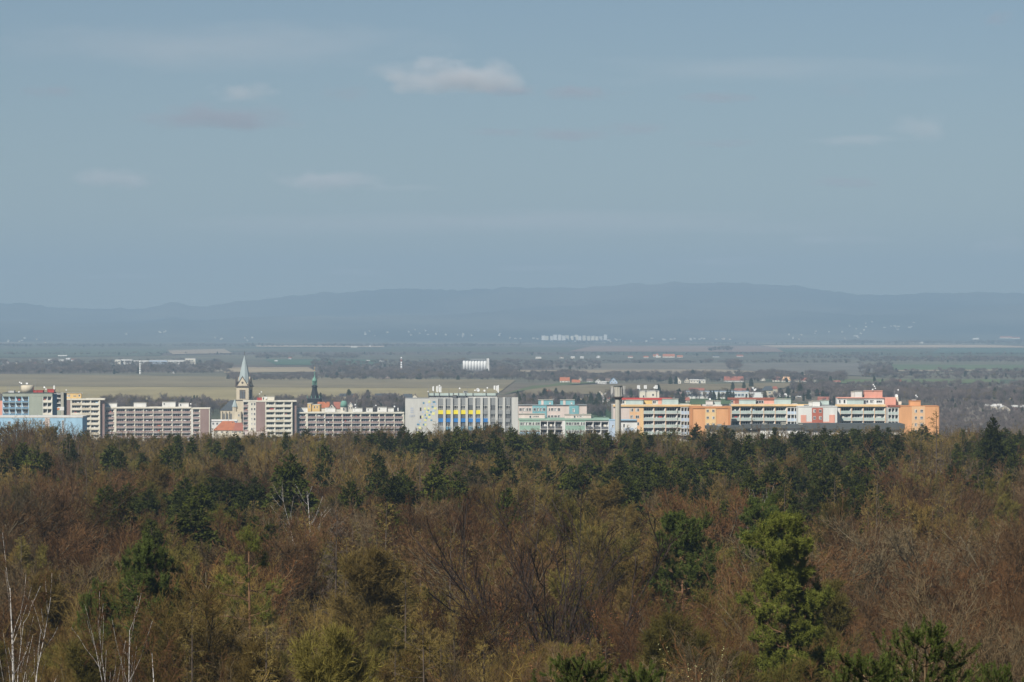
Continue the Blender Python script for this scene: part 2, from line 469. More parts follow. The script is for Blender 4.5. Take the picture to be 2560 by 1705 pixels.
def spruce_tree(seed, lod, H=20.0, rad=2.7):
    r = np.random.default_rng(seed)
    gt, gc = Geo(), Geo()
    P, R = trunk_curve(r, H, 1.0, 0.22, 0.01, 0.01, 8, 0.004)
    tube(gt, P, R, 6, 0)
    n1 = {0: 440, 1: 400, 2: 300}[lod]
    t = 0.10 + 0.87 * r.uniform(0, 1, n1) ** 0.92
    f = np.clip(t, 0, 0.999) * 7; i = f.astype(int); w = (f - i)[:, None]
    base = P[0, i] * (1 - w) + P[0, i + 1] * w
    az = r.uniform(0, 2 * math.pi, n1)
    bulge = 1 + 0.16 * np.sin(az * 2 + r.uniform(0, 6)) + 0.1 * np.sin(t * 30)
    dn = H * np.clip(1.0 - t, 0, 1)
    Ln = rad * 0.88 * (1 - np.exp(-dn / 5.5)) * r.uniform(0.74, 1.14, n1) * (1 + (bulge - 1) * np.clip(dn / 6, 0, 1)) + 0.10
    out = np.stack([np.cos(az), np.sin(az), np.zeros(n1)], -1)
    K = 5; s = np.linspace(0, 1, K)[None, :, None]
    droop = (-0.30 + 0.75 * t)[:, None, None]
    C1 = base[:, None] + Ln[:, None, None] * (s * out[:, None] + (droop * s + (0.16 - 0.2 * (1 - t))[:, None, None] * s ** 2) * np.array([0, 0, 1.0]))
    R1 = np.repeat((0.02 + 0.006 * Ln)[:, None], K, 1) * np.linspace(1, 0.3, K)[None]
    ribbons(gc, r, C1, 2 * R1[:, 0], 1)
    n2 = {0: 14, 1: 11, 2: 8}[lod]
    C2, R2 = spawn(r, C1, R1, n2, 0.12, 1.0, 0.75, 0.2, 0.42, 3, -0.25, 0.05, 0.5, lmin=0.16, flat=0.75, tfall=0.45)
    # needle sprays: broad blades along the side shoots
    n3 = {0: 4, 1: 3, 2: 2}[lod]
    C3, _ = spawn(r, C2, R2, n3, 0.0, 0.95, 0.55, 0.25, 0.7, 2, -0.22, 0, 0.5, lmin=0.2, flat=0.4)
    wv = {0: 0.12, 1: 0.20, 2: 0.32}[lod]
    blades(gc, r, C3[:, 0], (C3[:, 1] - C3[:, 0]) * np.repeat(np.clip(dn / 2.5, 0.7, 1.45), n2 * n3)[:, None], r.uniform(0.9, 1.6, len(C3)) * wv * np.repeat(np.clip(dn / 4.0, 0.45, 1.5), n2 * n3), 0, 0.6)
    ribbons(gc, r, C2, wv * 1.2 * np.repeat(np.clip(dn / 4.0, 0.4, 1.3), n2), 0)
    nb = 40; zt = H - r.uniform(0, 1.1, nb)
    blades(gc, r, np.stack([0 * zt + P[0, -1, 0], 0 * zt + P[0, -1, 1], zt], -1), nrm(r.normal(size=(nb, 3)) * np.array([1, 1, 0.4]) + np.array([0, 0, 0.8])) * 0.22, np.full(nb, 0.07), 0)
    return gt, gc

def pine_tree(seed, H=22.0, rad=3.2, crown0=0.45, nl=22, tufts=5, needles=16, nlen=0.2, form='round', nw=0.016, lod=0):
    """Scots pine: bare lower stem, crooked limbs carrying rounded pads of needle tufts."""
    r = np.random.default_rng(seed)
    gt, gc = Geo(), Geo()
    P, R = trunk_curve(r, H, 0.97, 0.22, 0.035, 0.03, 9, 0.018)
    tube(gt, P, R, 8, 0)
    t = crown0 + (1 - crown0) * ((np.arange(nl) + r.uniform(0, 1, nl)) / nl) ** 0.9
    f = np.clip(t, 0, 0.999) * 8; i = f.astype(int); w = (f - i)[:, None]
    base = P[0, i] * (1 - w) + P[0, i + 1] * w
    az = np.arange(nl) * 2.4 + r.uniform(-0.5, 0.5, nl)
    u_ = (t - crown0) / (1 - crown0)
    if form == 'tiered':       # layered pads, narrow leader, heavy lower boughs
        k_ = np.clip(np.round(u_ * 8) / 8, 0, 1); u_ = np.clip(k_ + r.normal(0, 0.018, nl), 0, 0.995); t = crown0 + (1 - crown0) * u_
        f = np.clip(t, 0, 0.999) * 8; i = f.astype(int); w = (f - i)[:, None]; base = P[0, i] * (1 - w) + P[0, i + 1] * w
        env = (0.30 + 0.70 * (1 - u_) ** 0.8) * (0.85 + 0.3 * np.sin(k_ * 23.0 + 1.0))
    elif form == 'round':
        env = np.sqrt(np.clip(1 - (u_ - 0.30) ** 2 / 0.55, 0.03, 1))
    else:
        env = (1 - u_) ** 0.75 + 0.08
    Ln = rad * env * r.uniform(0.7, 1.15, nl)
    out = np.stack([np.cos(az), np.sin(az), np.zeros(nl)], -1)
    K = 6; s = np.linspace(0, 1, K)[None, :, None]
    C1 = base[:, None] + Ln[:, None, None] * (s * out[:, None] + ((-0.05 + 0.5 * u_)[:, None, None] * s + 0.22 * s ** 2) * np.array([0, 0, 1.0]))
    nz = r.normal(size=C1.shape); nz[:, 0] = 0
    C1 = C1 + np.cumsum(nz, 1) * 0.05 * Ln[:, None, None]
    R1 = (0.03 + 0.014 * Ln)[:, None] * np.linspace(1, 0.35, K)[None]
    tube(gt, C1, R1, 5, 0)
    C2, R2 = spawn(r, C1, R1, 10, 0.22, 1.0, 0.8, 0.25, 0.45, 4, 0.22, 0.08, 0.55, lmin=0.55, tfall=0.35)
    tube(gc, C2, np.maximum(R2, 0.012), 3, 1)
    C3, R3 = spawn(r, C2, R2, tufts, 0.3, 1.0, 0.7, 0.3, 0.5, 3, 0.25, 0.05, 0.5, lmin=0.35, tfall=0.2)
    ribbons(gc, r, C3, np.full(len(C3), 0.022), 1)
    # needle tufts on the shoots
    ends = np.concatenate([C3[:, 2], C3[:, 1], C2[:, 3]])
    dirs = nrm(np.concatenate([C3[:, 2] - C3[:, 1], C3[:, 2] - C3[:, 0], C2[:, 3] - C2[:, 2]]) + np.array([0, 0, 0.25]))
    N = len(ends)
    idx = np.repeat(np.arange(N), needles)
    d = nrm(dirs[idx] * 0.55 + r.normal(size=(len(idx), 3)) * 0.62) * nlen * r.uniform(0.7, 1.3, (len(idx), 1))
    B = ends[idx] - dirs[idx] * (r.uniform(0, 1, (len(idx), 1)) * nlen * 1.1)
    blades(gc, r, B, d, nw * r.uniform(0.7, 1.3, len(idx)), 0)
    return gt, gc

def young_pine(seed, H=24.0, crown=7.0, rad=2.6, nlen=0.10):
    """Top of a vigorous pine: whorls of upswept shoots, each a bottle-brush of long needles."""
    r = np.random.default_rng(seed)
    gt, gc = Geo(), Geo()
    P, R = trunk_curve(r, H, 0.99, 0.2, 0.02, 0.008, 9, 0.004)
    tube(gt, P, R, 7, 0)
    shoots, sr = [], []
    z = 0.35
    while z < crown:
        t = 1 - z / H
        c = P[0, -1] * 1.0
        k = min(7, int(t * 8)); w = t * 8 - k
        base = P[0, k] * (1 - w) + P[0, min(k + 1, 8)] * w
        nb = 5 + r.integers(0, 3)
        Lw = rad * min(1, (z / crown) ** 0.75 + 0.1)
        for q in range(nb):
            az = q * 2 * math.pi / nb + r.uniform(-0.3, 0.3) + z
            Lb = Lw * r.uniform(0.75, 1.15)
            s = np.linspace(0, 1, 5)[:, None]
            el = 0.75 - 0.4 * z / crown
            c_ = base + Lb * (s * np.array([math.cos(az), math.sin(az), el * 0.5]) + s ** 2 * np.array([0, 0, 0.35]))
            shoots.append(c_); sr.append(0.02 + 0.012 * Lb)
        z += 0.42 + 0.1 * r.uniform()
    C1 = np.array(shoots); R1 = np.array(sr)[:, None] * np.linspace(1, 0.4, 5)[None]
    tube(gc, C1, R1, 4, 1)
    C2, R2 = spawn(r, C1, R1, 8, 0.2, 1.0, 0.75, 0.2, 0.34, 4, 0.4, 0.04, 0.6, lmin=0.28, tfall=0.3)
    tube(gc, C2, np.maximum(R2, 0.008), 3, 1)
    lead = np.stack([P[0, -1] + np.array([0, 0, a]) for a in (-0.45, -0.25, 0.0, 0.3)])[None]
    allc = np.concatenate([C2, C1[:, 1:], lead])
    N = len(allc); nn = 120
    idx = np.repeat(np.arange(N), nn)
    t = 0.15 + 0.85 * r.uniform(0, 1, len(idx)) ** 0.9
    f = np.clip(t, 0, 0.999) * 3; i = f.astype(int); w = (f - i)[:, None]
    B = allc[idx, i] * (1 - w) + allc[idx, i + 1] * w
    tan = nrm(allc[idx, 3] - allc[idx, 1])
    d = nrm(tan * 0.75 + nrm(np.cross(tan, r.normal(size=(len(idx), 3)))) * 0.75) * nlen * r.uniform(0.8, 1.2, (len(idx), 1))
    blades(gc, r, B, d, np.full(len(idx), 0.017), 0)
    # last year's cones and pale buds at the shoot tips
    return gt, gc

def leafy_shrub(seed, H=4.0, n=9, leaf=0.05, per=6, spread=0.35):
    """Many-stemmed bush or sapling that carries small pale catkins / withered leaves."""
    r = np.random.default_rng(seed)
    gt, gc = Geo(), Geo()
    P, R = trunk_curve(r, H, 0.25, 0.06, 0.05, 0.02, 4)
    tube(gt, P, R, 6, 0)
    C1, R1 = spawn(r, P, R, n, 0.2, 1.0, 0.35, 0.15, 0, 6, 0.12, 0.05, 0.6, absl=H * 0.85, tfall=0.2)
    tube(gt, C1, R1, 4, 0)
    C2, R2 = spawn(r, C1, R1, 9, 0.2, 1, 0.5, 0.2, spread, 4, 0.12, 0.06, 0.5, lmin=0.3)
    ribbons(gc, r, C2, np.full(len(C2), 0.016), 1)
    C3, R3 = spawn(r, C2, R2, 7, 0.1, 1, 0.6, 0.25, 0.5, 3, 0.05, 0.06, 0.5, lmin=0.25)
    ribbons(gc, r, C3, np.full(len(C3), 0.011), 1)
    ci = np.repeat(np.arange(len(C3)), per)
    t = r.uniform(0, 1, (len(ci), 1))
    B = C3[ci, 0] * (1 - t) + C3[ci, 2] * t
    D = nrm(r.normal(size=B.shape)) * leaf
    blades(gc, r, B, D, np.full(len(B), leaf * 0.75), 0)
    return gt, gc

# ------------------------------------------------------------------ tree materials
BK = dict(rough=0.95, spec=0.05, scale=3.0)
M_BARK = mat('grey_green_bark', (0.12, 0.10, 0.064), var=0.4, stretch=(1, 1, 0.25), rnd=0.45, **BK)
M_BARK_D = mat('dark_bark', (0.045, 0.034, 0.027), var=0.35, stretch=(1, 1, 0.25), **BK)
M_TW_RED = mat('reddish_twigs', (0.124, 0.062, 0.026), var=0.35, rnd=0.5, col2=(0.094, 0.056, 0.026), **BK)
M_TW_TAN = mat('tan_twigs', (0.185, 0.125, 0.036), var=0.35, rnd=0.45, col2=(0.135, 0.096, 0.03), **BK)
M_TW_GREY = mat('grey_twigs', (0.11, 0.086, 0.048), var=0.35, rnd=0.5, col2=(0.12, 0.078, 0.04), **BK)
M_TW_OLIVE = mat('olive_twigs', (0.15, 0.125, 0.03), var=0.35, rnd=0.42, col2=(0.115, 0.096, 0.026), **BK)
M_LARCH = mat('larch_twigs', (0.22, 0.158, 0.046), var=0.35, rnd=0.36, col2=(0.165, 0.125, 0.04), **BK)
M_LARCH_BARK = mat('larch_bark', (0.11, 0.085, 0.065), var=0.35, **BK)
M_SPRUCE = mat('spruce_needles', (0.06, 0.067, 0.008), var=0.4, rnd=0.4, col2=(0.041, 0.05, 0.008), rough=0.8, spec=0.1, scale=1.2)
M_SPRUCE_BARK = mat('spruce_bark', (0.09, 0.065, 0.05), var=0.3, **BK)
M_PINE = mat('pine_needles', (0.135, 0.148, 0.022), var=0.4, rnd=0.12, rough=0.7, spec=0.15, scale=1.0)
M_PINE_D = mat('pine_needles_deep_green', (0.074, 0.096, 0.017), var=0.4, rnd=0.12, rough=0.7, spec=0.15, scale=1.0)
M_PINE_BARK = mat('orange_pine_bark', (0.21, 0.12, 0.066), var=0.35, **BK)
M_PINE_SH = mat('pine_shoots', (0.16, 0.11, 0.06), var=0.3, **BK)
M_BIRCH_TW = mat('birch_twigs', (0.115, 0.06, 0.028), var=0.25, rnd=0.15, **BK)
M_CATKIN = mat('pale_catkins', (0.48, 0.46, 0.22), var=0.3, rough=0.9, scale=3)
M_RUST = mat('withered_beech_leaves', (0.24, 0.095, 0.04), var=0.4, rough=0.9, scale=3)
def birch_bark():
    m = bpy.data.materials.new('white_birch_bark'); m.use_nodes = True
    nt = m.node_tree; L = nt.links.new; bs = nt.nodes['Principled BSDF']; bs.inputs['Roughness'].default_value = 0.8
    tc = nt.nodes.new('ShaderNodeTexCoord'); mp = nt.nodes.new('ShaderNodeMapping'); mp.inputs['Scale'].default_value = (1.2, 1.2, 6)
    n = nt.nodes.new('ShaderNodeTexNoise'); n.inputs['Scale'].default_value = 1.6; n.inputs['Detail'].default_value = 6
    cr = nt.nodes.new('ShaderNodeValToRGB'); e = cr.color_ramp.elements
    e[0].position = 0.36; e[0].color = (0.06, 0.05, 0.045, 1); e[1].position = 0.50; e[1].color = (0.62, 0.58, 0.53, 1)
    L(tc.outputs['Object'], mp.inputs[0]); L(mp.outputs[0], n.inputs['Vector']); L(n.outputs['Fac'], cr.inputs[0]); L(cr.outputs[0], bs.inputs['Base Color'])
    return m
M_BIRCH = birch_bark()

# ------------------------------------------------------------------ tree variants (shared mesh data)
VAR = {}
def variant(key, height, geos, trunk_mats, crown_mats, with_one=True):
    gt, gc = geos
    height = float(max(v[:, 2].max() for v in gt.v + gc.v if len(v)))      # true height to the topmost twig
    t = gt.mesh(key + '_trunk', trunk_mats); c = gc.mesh(key + '_crown', crown_mats)
    one = None
    if with_one:
        g = Geo()
        g.v = gt.v + gc.v; g.t = list(gt.t) + [x + gt.n for x in gc.t]; g.m = list(gt.m) + [x + len(trunk_mats) for x in gc.m]
        one = g.mesh(key, list(trunk_mats) + list(crown_mats))
    VAR[key] = dict(h=height, trunk=t, crown=c, one=one)

TW = {'red': M_TW_RED, 'tan': M_TW_TAN, 'grey': M_TW_GREY, 'olive': M_TW_OLIVE}
for lod in (0, 1, 2):
    for k, (form, sp) in enumerate([('broad', 0.36), ('vase', 0.40), ('slim', 0.30), ('broad', 0.30)]):
        geos = bare_tree(100 + 10 * lod + k, lod, 20.0, sp, form)
        base = geos
        for tw in (('red', 'grey'), ('red', 'tan'), ('tan', 'olive'), ('grey', 'tan'))[k]:
            variant(f'bare_{tw}_{k}_{lod}', 20.0, base, [M_BARK], [M_BARK, TW[tw]], with_one=True)
    for k in range(2):
        variant(f'larch_{k}_{lod}', 22.0, larch_tree(200 + 10 * lod + k, lod, 22.0, 3.3 - 0.5 * k), [M_LARCH_BARK], [M_LARCH_BARK, M_LARCH])
    for k in range(3):
        variant(f'spruce_{k}_{lod}', 20.0, spruce_tree(300 + 10 * lod + k, lod, 20.0, 3.0 + 0.4 * k), [M_SPRUCE_BARK], [M_SPRUCE, M_SPRUCE_BARK])
for k in range(3):
    variant(f'birch_{k}', 20.0, birch_tree(400 + k, 20.0, 1.0, (2, 3, 0)[k], 0, k == 1), [M_BIRCH], [M_BIRCH, M_BIRCH_TW])

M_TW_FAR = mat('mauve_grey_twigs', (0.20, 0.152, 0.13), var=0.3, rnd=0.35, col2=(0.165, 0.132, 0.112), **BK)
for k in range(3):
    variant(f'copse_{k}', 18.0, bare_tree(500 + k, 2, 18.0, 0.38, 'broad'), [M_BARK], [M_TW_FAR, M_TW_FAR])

def tree_parts(name, key, x, y, h, rz=0.0, wide=1.0, tilt=(0, 0), label=None, cat='tree', group=None, z=None):
    v = VAR[key]; s = h / v['h']
    e = empty(name, (x, y, (gz(x, y) if z is None else z) - 0.1), rz)
    e.rotation_euler = (tilt[0], tilt[1], rz)
    e.scale = (s * wide, s * wide, s)
    for nm in ('trunk', 'crown'):
        link(bpy.data.objects.new(nm, v[nm]), e)
    tag(e, label, cat, group)
    return e

def tree_one(name, key, x, y, h, rz=0.0, wide=1.0, label=None, cat='tree', group=None):
    v = VAR[key]; s = h / v['h']
    o = bpy.data.objects.new(name, v['one'])
    o.location = (x, y, gz(x, y) - 0.1); o.rotation_euler = (0, 0, rz); o.scale = (s * wide, s * wide, s)
    link(o); tag(o, label, cat, group)
    return o

# geometry-node scatter for the uncountable rest of a wood
def scatter(name, keys, pts, label, cat):
    """pts: list of (x, y, z, height, rz, key index, wide). One stuff object of instanced trees."""
    col = bpy.data.collections.new(name + '_kinds')
    for i, k in enumerate(keys):
        o = bpy.data.objects.new('%03d_%s' % (i, k), VAR[k]['one']); col.objects.link(o)
    a = np.array(pts, float)
    me = bpy.data.meshes.new(name)
    me.vertices.add(len(a)); me.vertices.foreach_set('co', a[:, :3].astype(np.float32).ravel())
    hv = np.array([VAR[k]['h'] for k in keys])
    sc = a[:, 3] / hv[a[:, 5].astype(int)]
    at_ = me.attributes.new('tree_scale', 'FLOAT_VECTOR', 'POINT')
    at_.data.foreach_set('vector', np.stack([sc * a[:, 6], sc * a[:, 6], sc], -1).astype(np.float32).ravel())
    at_ = me.attributes.new('tree_rot', 'FLOAT_VECTOR', 'POINT')
    at_.data.foreach_set('vector', np.stack([0 * sc, 0 * sc, a[:, 4]], -1).astype(np.float32).ravel())
    at_ = me.attributes.new('tree_kind', 'INT', 'POINT'); at_.data.foreach_set('value', a[:, 5].astype(np.int32))
    o = link(bpy.data.objects.new(name, me))
    ng = bpy.data.node_groups.new(name + '_nodes', 'GeometryNodeTree')
    ng.interface.new_socket('Geometry', in_out='INPUT', socket_type='NodeSocketGeometry')
    ng.interface.new_socket('Geometry', in_out='OUTPUT', socket_type='NodeSocketGeometry')
    N, L = ng.nodes.new, ng.links.new
    gi, go = N('NodeGroupInput'), N('NodeGroupOutput')
    ci = N('GeometryNodeCollectionInfo'); ci.inputs['Collection'].default_value = col
    ci.inputs['Separate Children'].default_value = True; ci.inputs['Reset Children'].default_value = True
    ip = N('GeometryNodeInstanceOnPoints'); ip.inputs['Pick Instance'].default_value = True
    def attr(nm, dt):
        n = N('GeometryNodeInputNamedAttribute'); n.data_type = dt; n.inputs['Name'].default_value = nm
        return n.outputs['Attribute']
    L(gi.outputs[0], ip.inputs['Points']); L(ci.outputs[0], ip.inputs['Instance'])
    L(attr('tree_kind', 'INT'), ip.inputs['Instance Index'])
    e2r = N('FunctionNodeEulerToRotation'); L(attr('tree_rot', 'FLOAT_VECTOR'), e2r.inputs[0]); L(e2r.outputs[0], ip.inputs['Rotation'])
    L(attr('tree_scale', 'FLOAT_VECTOR'), ip.inputs['Scale'])
    L(ip.outputs[0], go.inputs[0])
    md = o.modifiers.new('scatter', 'NODES'); md.node_group = ng
    tag(o, label, cat, None, 'stuff')
    return o
# ------------------------------------------------------------------ forest
def top_py(y, h, x):
    return HY + (ZC - (gz(x, y) + h)) / y * F

def depth_for(px, py, h=21.0, dmax=990.0):
    for d in np.linspace(140, dmax, 400):
        x = (px - 1280) / F * d
        if ZC - (py - HY) / F * d - gz(x, d) <= h and d > 0:
            pass
        else:
            continue
        return d
    return dmax

CLEAR = []     # (px0, px1, lowest visible row, depth): nothing nearer may rise above that row here
TAKEN = []     # (x, y, radius) already planted

def hero(name, key, px, py, D, rz=0.0, wide=1.0, tilt=(0, 0), label=None, group=None, clear=None, rad=2.0, cat='tree'):
    x = (px - 1280) / F * D
    h = ZC - (py - HY) / F * D - gz(x, D)
    e = tree_parts(name, key, x, D, h, rz, wide, tilt, label, cat, group)
    TAKEN.append((x, D, rad))
    if clear:
        CLEAR.append((*clear, D))
    return e

M_TW_DARK = mat('dark_red_twigs', (0.07, 0.036, 0.022), var=0.3, **BK)
def great_tree(seed, H=28.0):
    """Old beech: several stems fanning up into long, nearly straight dark limbs."""
    r = np.random.default_rng(seed)
    gt, gc = Geo(), Geo()
    P, R = trunk_curve(r, H, 0.30, 0.42, 0.30, 0.02, 6)
    tube(gt, P, R, 9, 0)
    S_, RS = spawn(r, P, R, 17, 0.40, 1.0, 0.56, 0.2, 0, 8, 0.14, 0.035, 0.62, absl=H * 0.72, taper=0.10, tfall=0.12)
    tube(gt, S_, RS, 6, 0)
    C1, R1 = spawn(r, S_, RS, 11, 0.15, 1.0, 0.46, 0.14, 0.34, 6, 0.14, 0.04, 0.62, taper=0.15, tfall=0.45)
    tube(gc, C1, np.maximum(R1, 0.05), 4, 0)
    C2, R2 = spawn(r, C1, R1, 7, 0.15, 1.0, 0.5, 0.18, 0.42, 4, 0.12, 0.05, 0.6, lmin=0.7, tfall=0.4)
    tube(gc, C2, np.maximum(R2, 0.03), 3, 0)
    C3, R3 = spawn(r, C2, R2, 5, 0.1, 1.0, 0.5, 0.2, 0.5, 3, 0.1, 0.05, 0.5, lmin=0.45, tfall=0.3)
    ribbons(gc, r, C3, np.full(len(C3), 0.03), 1)
    C4, _ = spawn(r, C3, R3, 3, 0.1, 1.0, 0.5, 0.25, 0.6, 2, 0.05, 0, 0.5, lmin=0.3)
    blades(gc, r, C4[:, 0], C4[:, 1] - C4[:, 0], np.full(len(C4), 0.024), 1)
    return gt, gc

# single trees that stand out
variant('great_beech', 28.0, great_tree(901), [M_BARK_D], [M_BARK_D, M_TW_DARK], False)
variant('pine_big', 27.0, pine_tree(911, 27.0, 3.3, 0.46, 54, 8, 22, 0.22, 'tiered', 0.036), [M_PINE_BARK], [M_PINE, M_PINE_SH], False)
variant('pine_dark', 26.0, pine_tree(912, 26.0, 2.8, 0.60, 30, 7, 20, 0.25, 'round', 0.045), [M_PINE_BARK], [M_PINE_D, M_PINE_SH], False)
variant('pine_bent', 26.0, pine_tree(913, 26.0, 2.7, 0.66, 28, 7, 20, 0.25, 'round', 0.045), [M_PINE_BARK], [M_PINE_D, M_PINE_SH], False)
variant('pine_left', 24.0, pine_tree(914, 24.0, 2.7, 0.58, 34, 7, 20, 0.23, 'round', 0.040), [M_PINE_BARK], [M_PINE_D, M_PINE_SH], False)
variant('pine_thin', 25.0, pine_tree(915, 25.0, 2.4, 0.72, 13, 4, 12, 0.21, 'cone', 0.022), [M_PINE_BARK], [M_PINE, M_PINE_SH], False)
variant('pine_young_a', 24.0, young_pine(921, 24.0, 6.5, 2.9), [M_PINE_SH], [M_PINE_D, M_PINE_SH], False)
variant('pine_young_b', 24.0, young_pine(922, 24.0, 6.0, 2.7), [M_PINE_SH], [M_PINE_D, M_PINE_SH], False)
variant('birch_pale', 20.0, birch_tree(931, 20.0, 0.6, 3, 0, True), [M_BIRCH], [M_BIRCH, M_TW_GREY], False)
variant('birch_bent', 20.0, birch_tree(932, 20.0, 0.8, 2, 0, True), [M_BIRCH], [M_BIRCH, M_BIRCH_TW], False)
variant('birch_snag', 20.0, birch_tree(933, 20.0, 0.5, 1), [M_BIRCH], [M_BIRCH, M_BIRCH_TW], False)
variant('willow_catkin', 12.0, leafy_shrub(941, 12.0, 12, 0.045, 9, 0.4), [M_TW_TAN], [M_CATKIN, M_TW_TAN], False)
variant('beech_rust', 12.0, leafy_shrub(942, 12.0, 12, 0.085, 7, 0.45), [M_BARK], [M_RUST, M_TW_RED], False)
variant('larch_dead', 22.0, larch_tree(951, 0, 22.0, 3.2), [M_LARCH_BARK], [M_LARCH_BARK, M_LARCH_BARK], False)

hero('bare_tree', 'great_beech', 1395, 1185, 300, 0.6, 1.12, label='great bare tree with dark ascending limbs, tallest in the middle of the forest', clear=(1150, 1650, 1590), rad=10)
hero('birch_tree', 'birch_bent', 60, 1300, 178, 2.4, 0.62, (0.02, 0.06), label='white-stemmed birch with several bent trunks at the forest edge on the far left', clear=(-40, 150, 1640), rad=3)
hero('birch_tree', 'birch_1', 322, 1435, 172, 0.4, 0.55, label='slender birch with a straight white trunk and rising white branches', clear=(230, 420, 1700), rad=2.5)
hero('birch_tree', 'birch_2', 432, 1525, 186, 1.2, 0.8, label='thin young birch with a short white stem, second from the straight-trunked birch', clear=(405, 450, 1660), rad=1.5)
hero('birch_tree', 'birch_snag', 560, 1600, 160, 1.9, 0.7, label='small birch with faint pale stems below the sparse pine', clear=(530, 600, 1700), rad=1.5)
hero('birch_tree', 'birch_pale', 800, 1190, 455, 0.2, 1.15, label='pale grey birch with a fan of whitish branches beside the dark spruce', clear=(755, 850, 1275), rad=4)
hero('birch_tree', 'birch_snag', 2276, 1478, 128, 0.9, 0.7, label='broken white birch stem rising behind the young pine', clear=(2235, 2300, 1600), rad=1.5)
hero('birch_tree', 'birch_snag', 2150, 1560, 132, 2.9, 0.7, (0.0, -0.12), label='leaning white birch with a bare stem beside the young pines', clear=(2140, 2230, 1660), rad=1.5)
hero('birch_tree', 'birch_0', 1800, 1565, 150, 0.9, 0.8, label='birch with thin white stems under the large pine', clear=(1770, 1850, 1700), rad=2)
hero('birch_tree', 'birch_pale', 1900, 1195, 430, 1.4, 0.8, label='white-limbed birch standing in front of the dense spruces', clear=(1880, 1930, 1240), rad=2)
hero('pine_tree', 'pine_big', 1990, 1265, 232, 0.3, 1.05, label='large yellow-green pine with a tall layered crown', clear=(1880, 2110, 1620), rad=5)
hero('pine_tree', 'pine_bent', 1725, 1260, 330, 1.7, 1.0, label='dark green pine with a slanting two-tiered crown', clear=(1640, 1810, 1395), rad=4)
hero('pine_tree', 'pine_dark', 1915, 1222, 372, 2.3, 0.95, label='dark green pine directly behind the large pine', clear=(1850, 1980, 1300), rad=4)
hero('pine_tree', 'pine_left', 360, 1318, 262, 0.9, 0.8, label='dense green pine with a drooping right side among bare trees', clear=(280, 425, 1520), rad=4)
hero('pine_tree', 'pine_thin', 640, 1300, 268, 0.5, 1.0, (0.0, -0.04), label='sparse pine with an exposed orange trunk and thin crown', clear=(570, 690, 1540), rad=3)
hero('pine_tree', 'pine_dark', 235, 1430, 250, 0.1, 0.55, label='small green pine half hidden beside the dense pine', clear=(200, 280, 1560), rad=2)
hero('pine_tree', 'pine_young_a', 2318, 1528, 104, 0.2, 1.0, label='young pine with a tall leader and long needles at the bottom edge', clear=(2200, 2440, 1705), rad=3)
hero('pine_tree', 'pine_young_b', 2185, 1610, 100, 1.1, 1.0, label='bushy young pine touching the one with the tall leader', clear=(2060, 2300, 1705), rad=3)
hero('pine_tree', 'pine_young_b', 1445, 1618, 108, 2.0, 1.0, label='young pine top rising into view below the great bare tree', clear=(1370, 1530, 1705), rad=3)
hero('pine_tree', 'pine_young_a', 1608, 1632, 106, 2.6, 0.8, label='narrow young pine tip next to the pine below the great bare tree', clear=(1570, 1650, 1705), rad=2)
hero('pine_tree', 'pine_young_b', 2500, 1640, 112, 0.7, 0.7, label='small pine tip low in the corner among bare stems', clear=(2480, 2540, 1705), rad=2)
hero('willow_bush', 'willow_catkin', 1885, 1560, 150, 0.2, 0.9, label='willow covered in pale yellow catkins under the large pine', cat='bush', clear=(1830, 1960, 1660), rad=2)
hero('willow_bush', 'willow_catkin', 1700, 1640, 140, 1.4, 0.6, label='smaller willow with a few pale catkins and white stems', cat='bush', rad=2)
hero('beech_sapling', 'beech_rust', 1440, 1455, 296, 0.4, 1.3, label='young beech holding rust-brown leaves under the great bare tree', cat='tree', rad=2)
hero('beech_sapling', 'beech_rust', 1535, 1590, 215, 1.4, 1.2, label='low beech with rust-brown leaves beside the young pine tops', cat='tree', rad=2)
hero('larch_tree', 'larch_dead', 830, 1262, 300, 0.7, 0.9, label='dark brown larch with drooping branches left of the great bare tree', clear=(770, 880, 1400), rad=3)
hero('larch_tree', 'larch_0_1', 2338, 1018, 640, 0.3, 1.1, label='tall thin larch rising in front of the orange end block', clear=(2290, 2390, 1110), rad=3)
hero('larch_tree', 'larch_1_2', 1882, 1012, 900, 0.6, 0.8, label='tall narrow larch standing out before the balcony block', rad=3)
hero('larch_tree', 'larch_0_1', 1008, 1395, 262, 0.6, 0.9, label='tan cone-shaped larch among bare trees in the middle distance', clear=(940, 1080, 1520), rad=3)
hero('larch_tree', 'larch_1_1', 1120, 1310, 330, 2.6, 1.0, label='tan larch with a pointed tip beside the great bare tree', clear=(1080, 1150, 1400), rad=3)
hero('spruce_tree', 'spruce_2_1', 729, 1118, 520, 0.3, 1.05, label='large dark spruce standing alone next to the pale birch', clear=(690, 770, 1245), rad=3)
hero('spruce_tree', 'spruce_1_1', 2484, 1032, 700, 1.3, 0.75, label='tallest spruce at the right end with its tip above the brush', clear=(2440, 2520, 1130), rad=3)

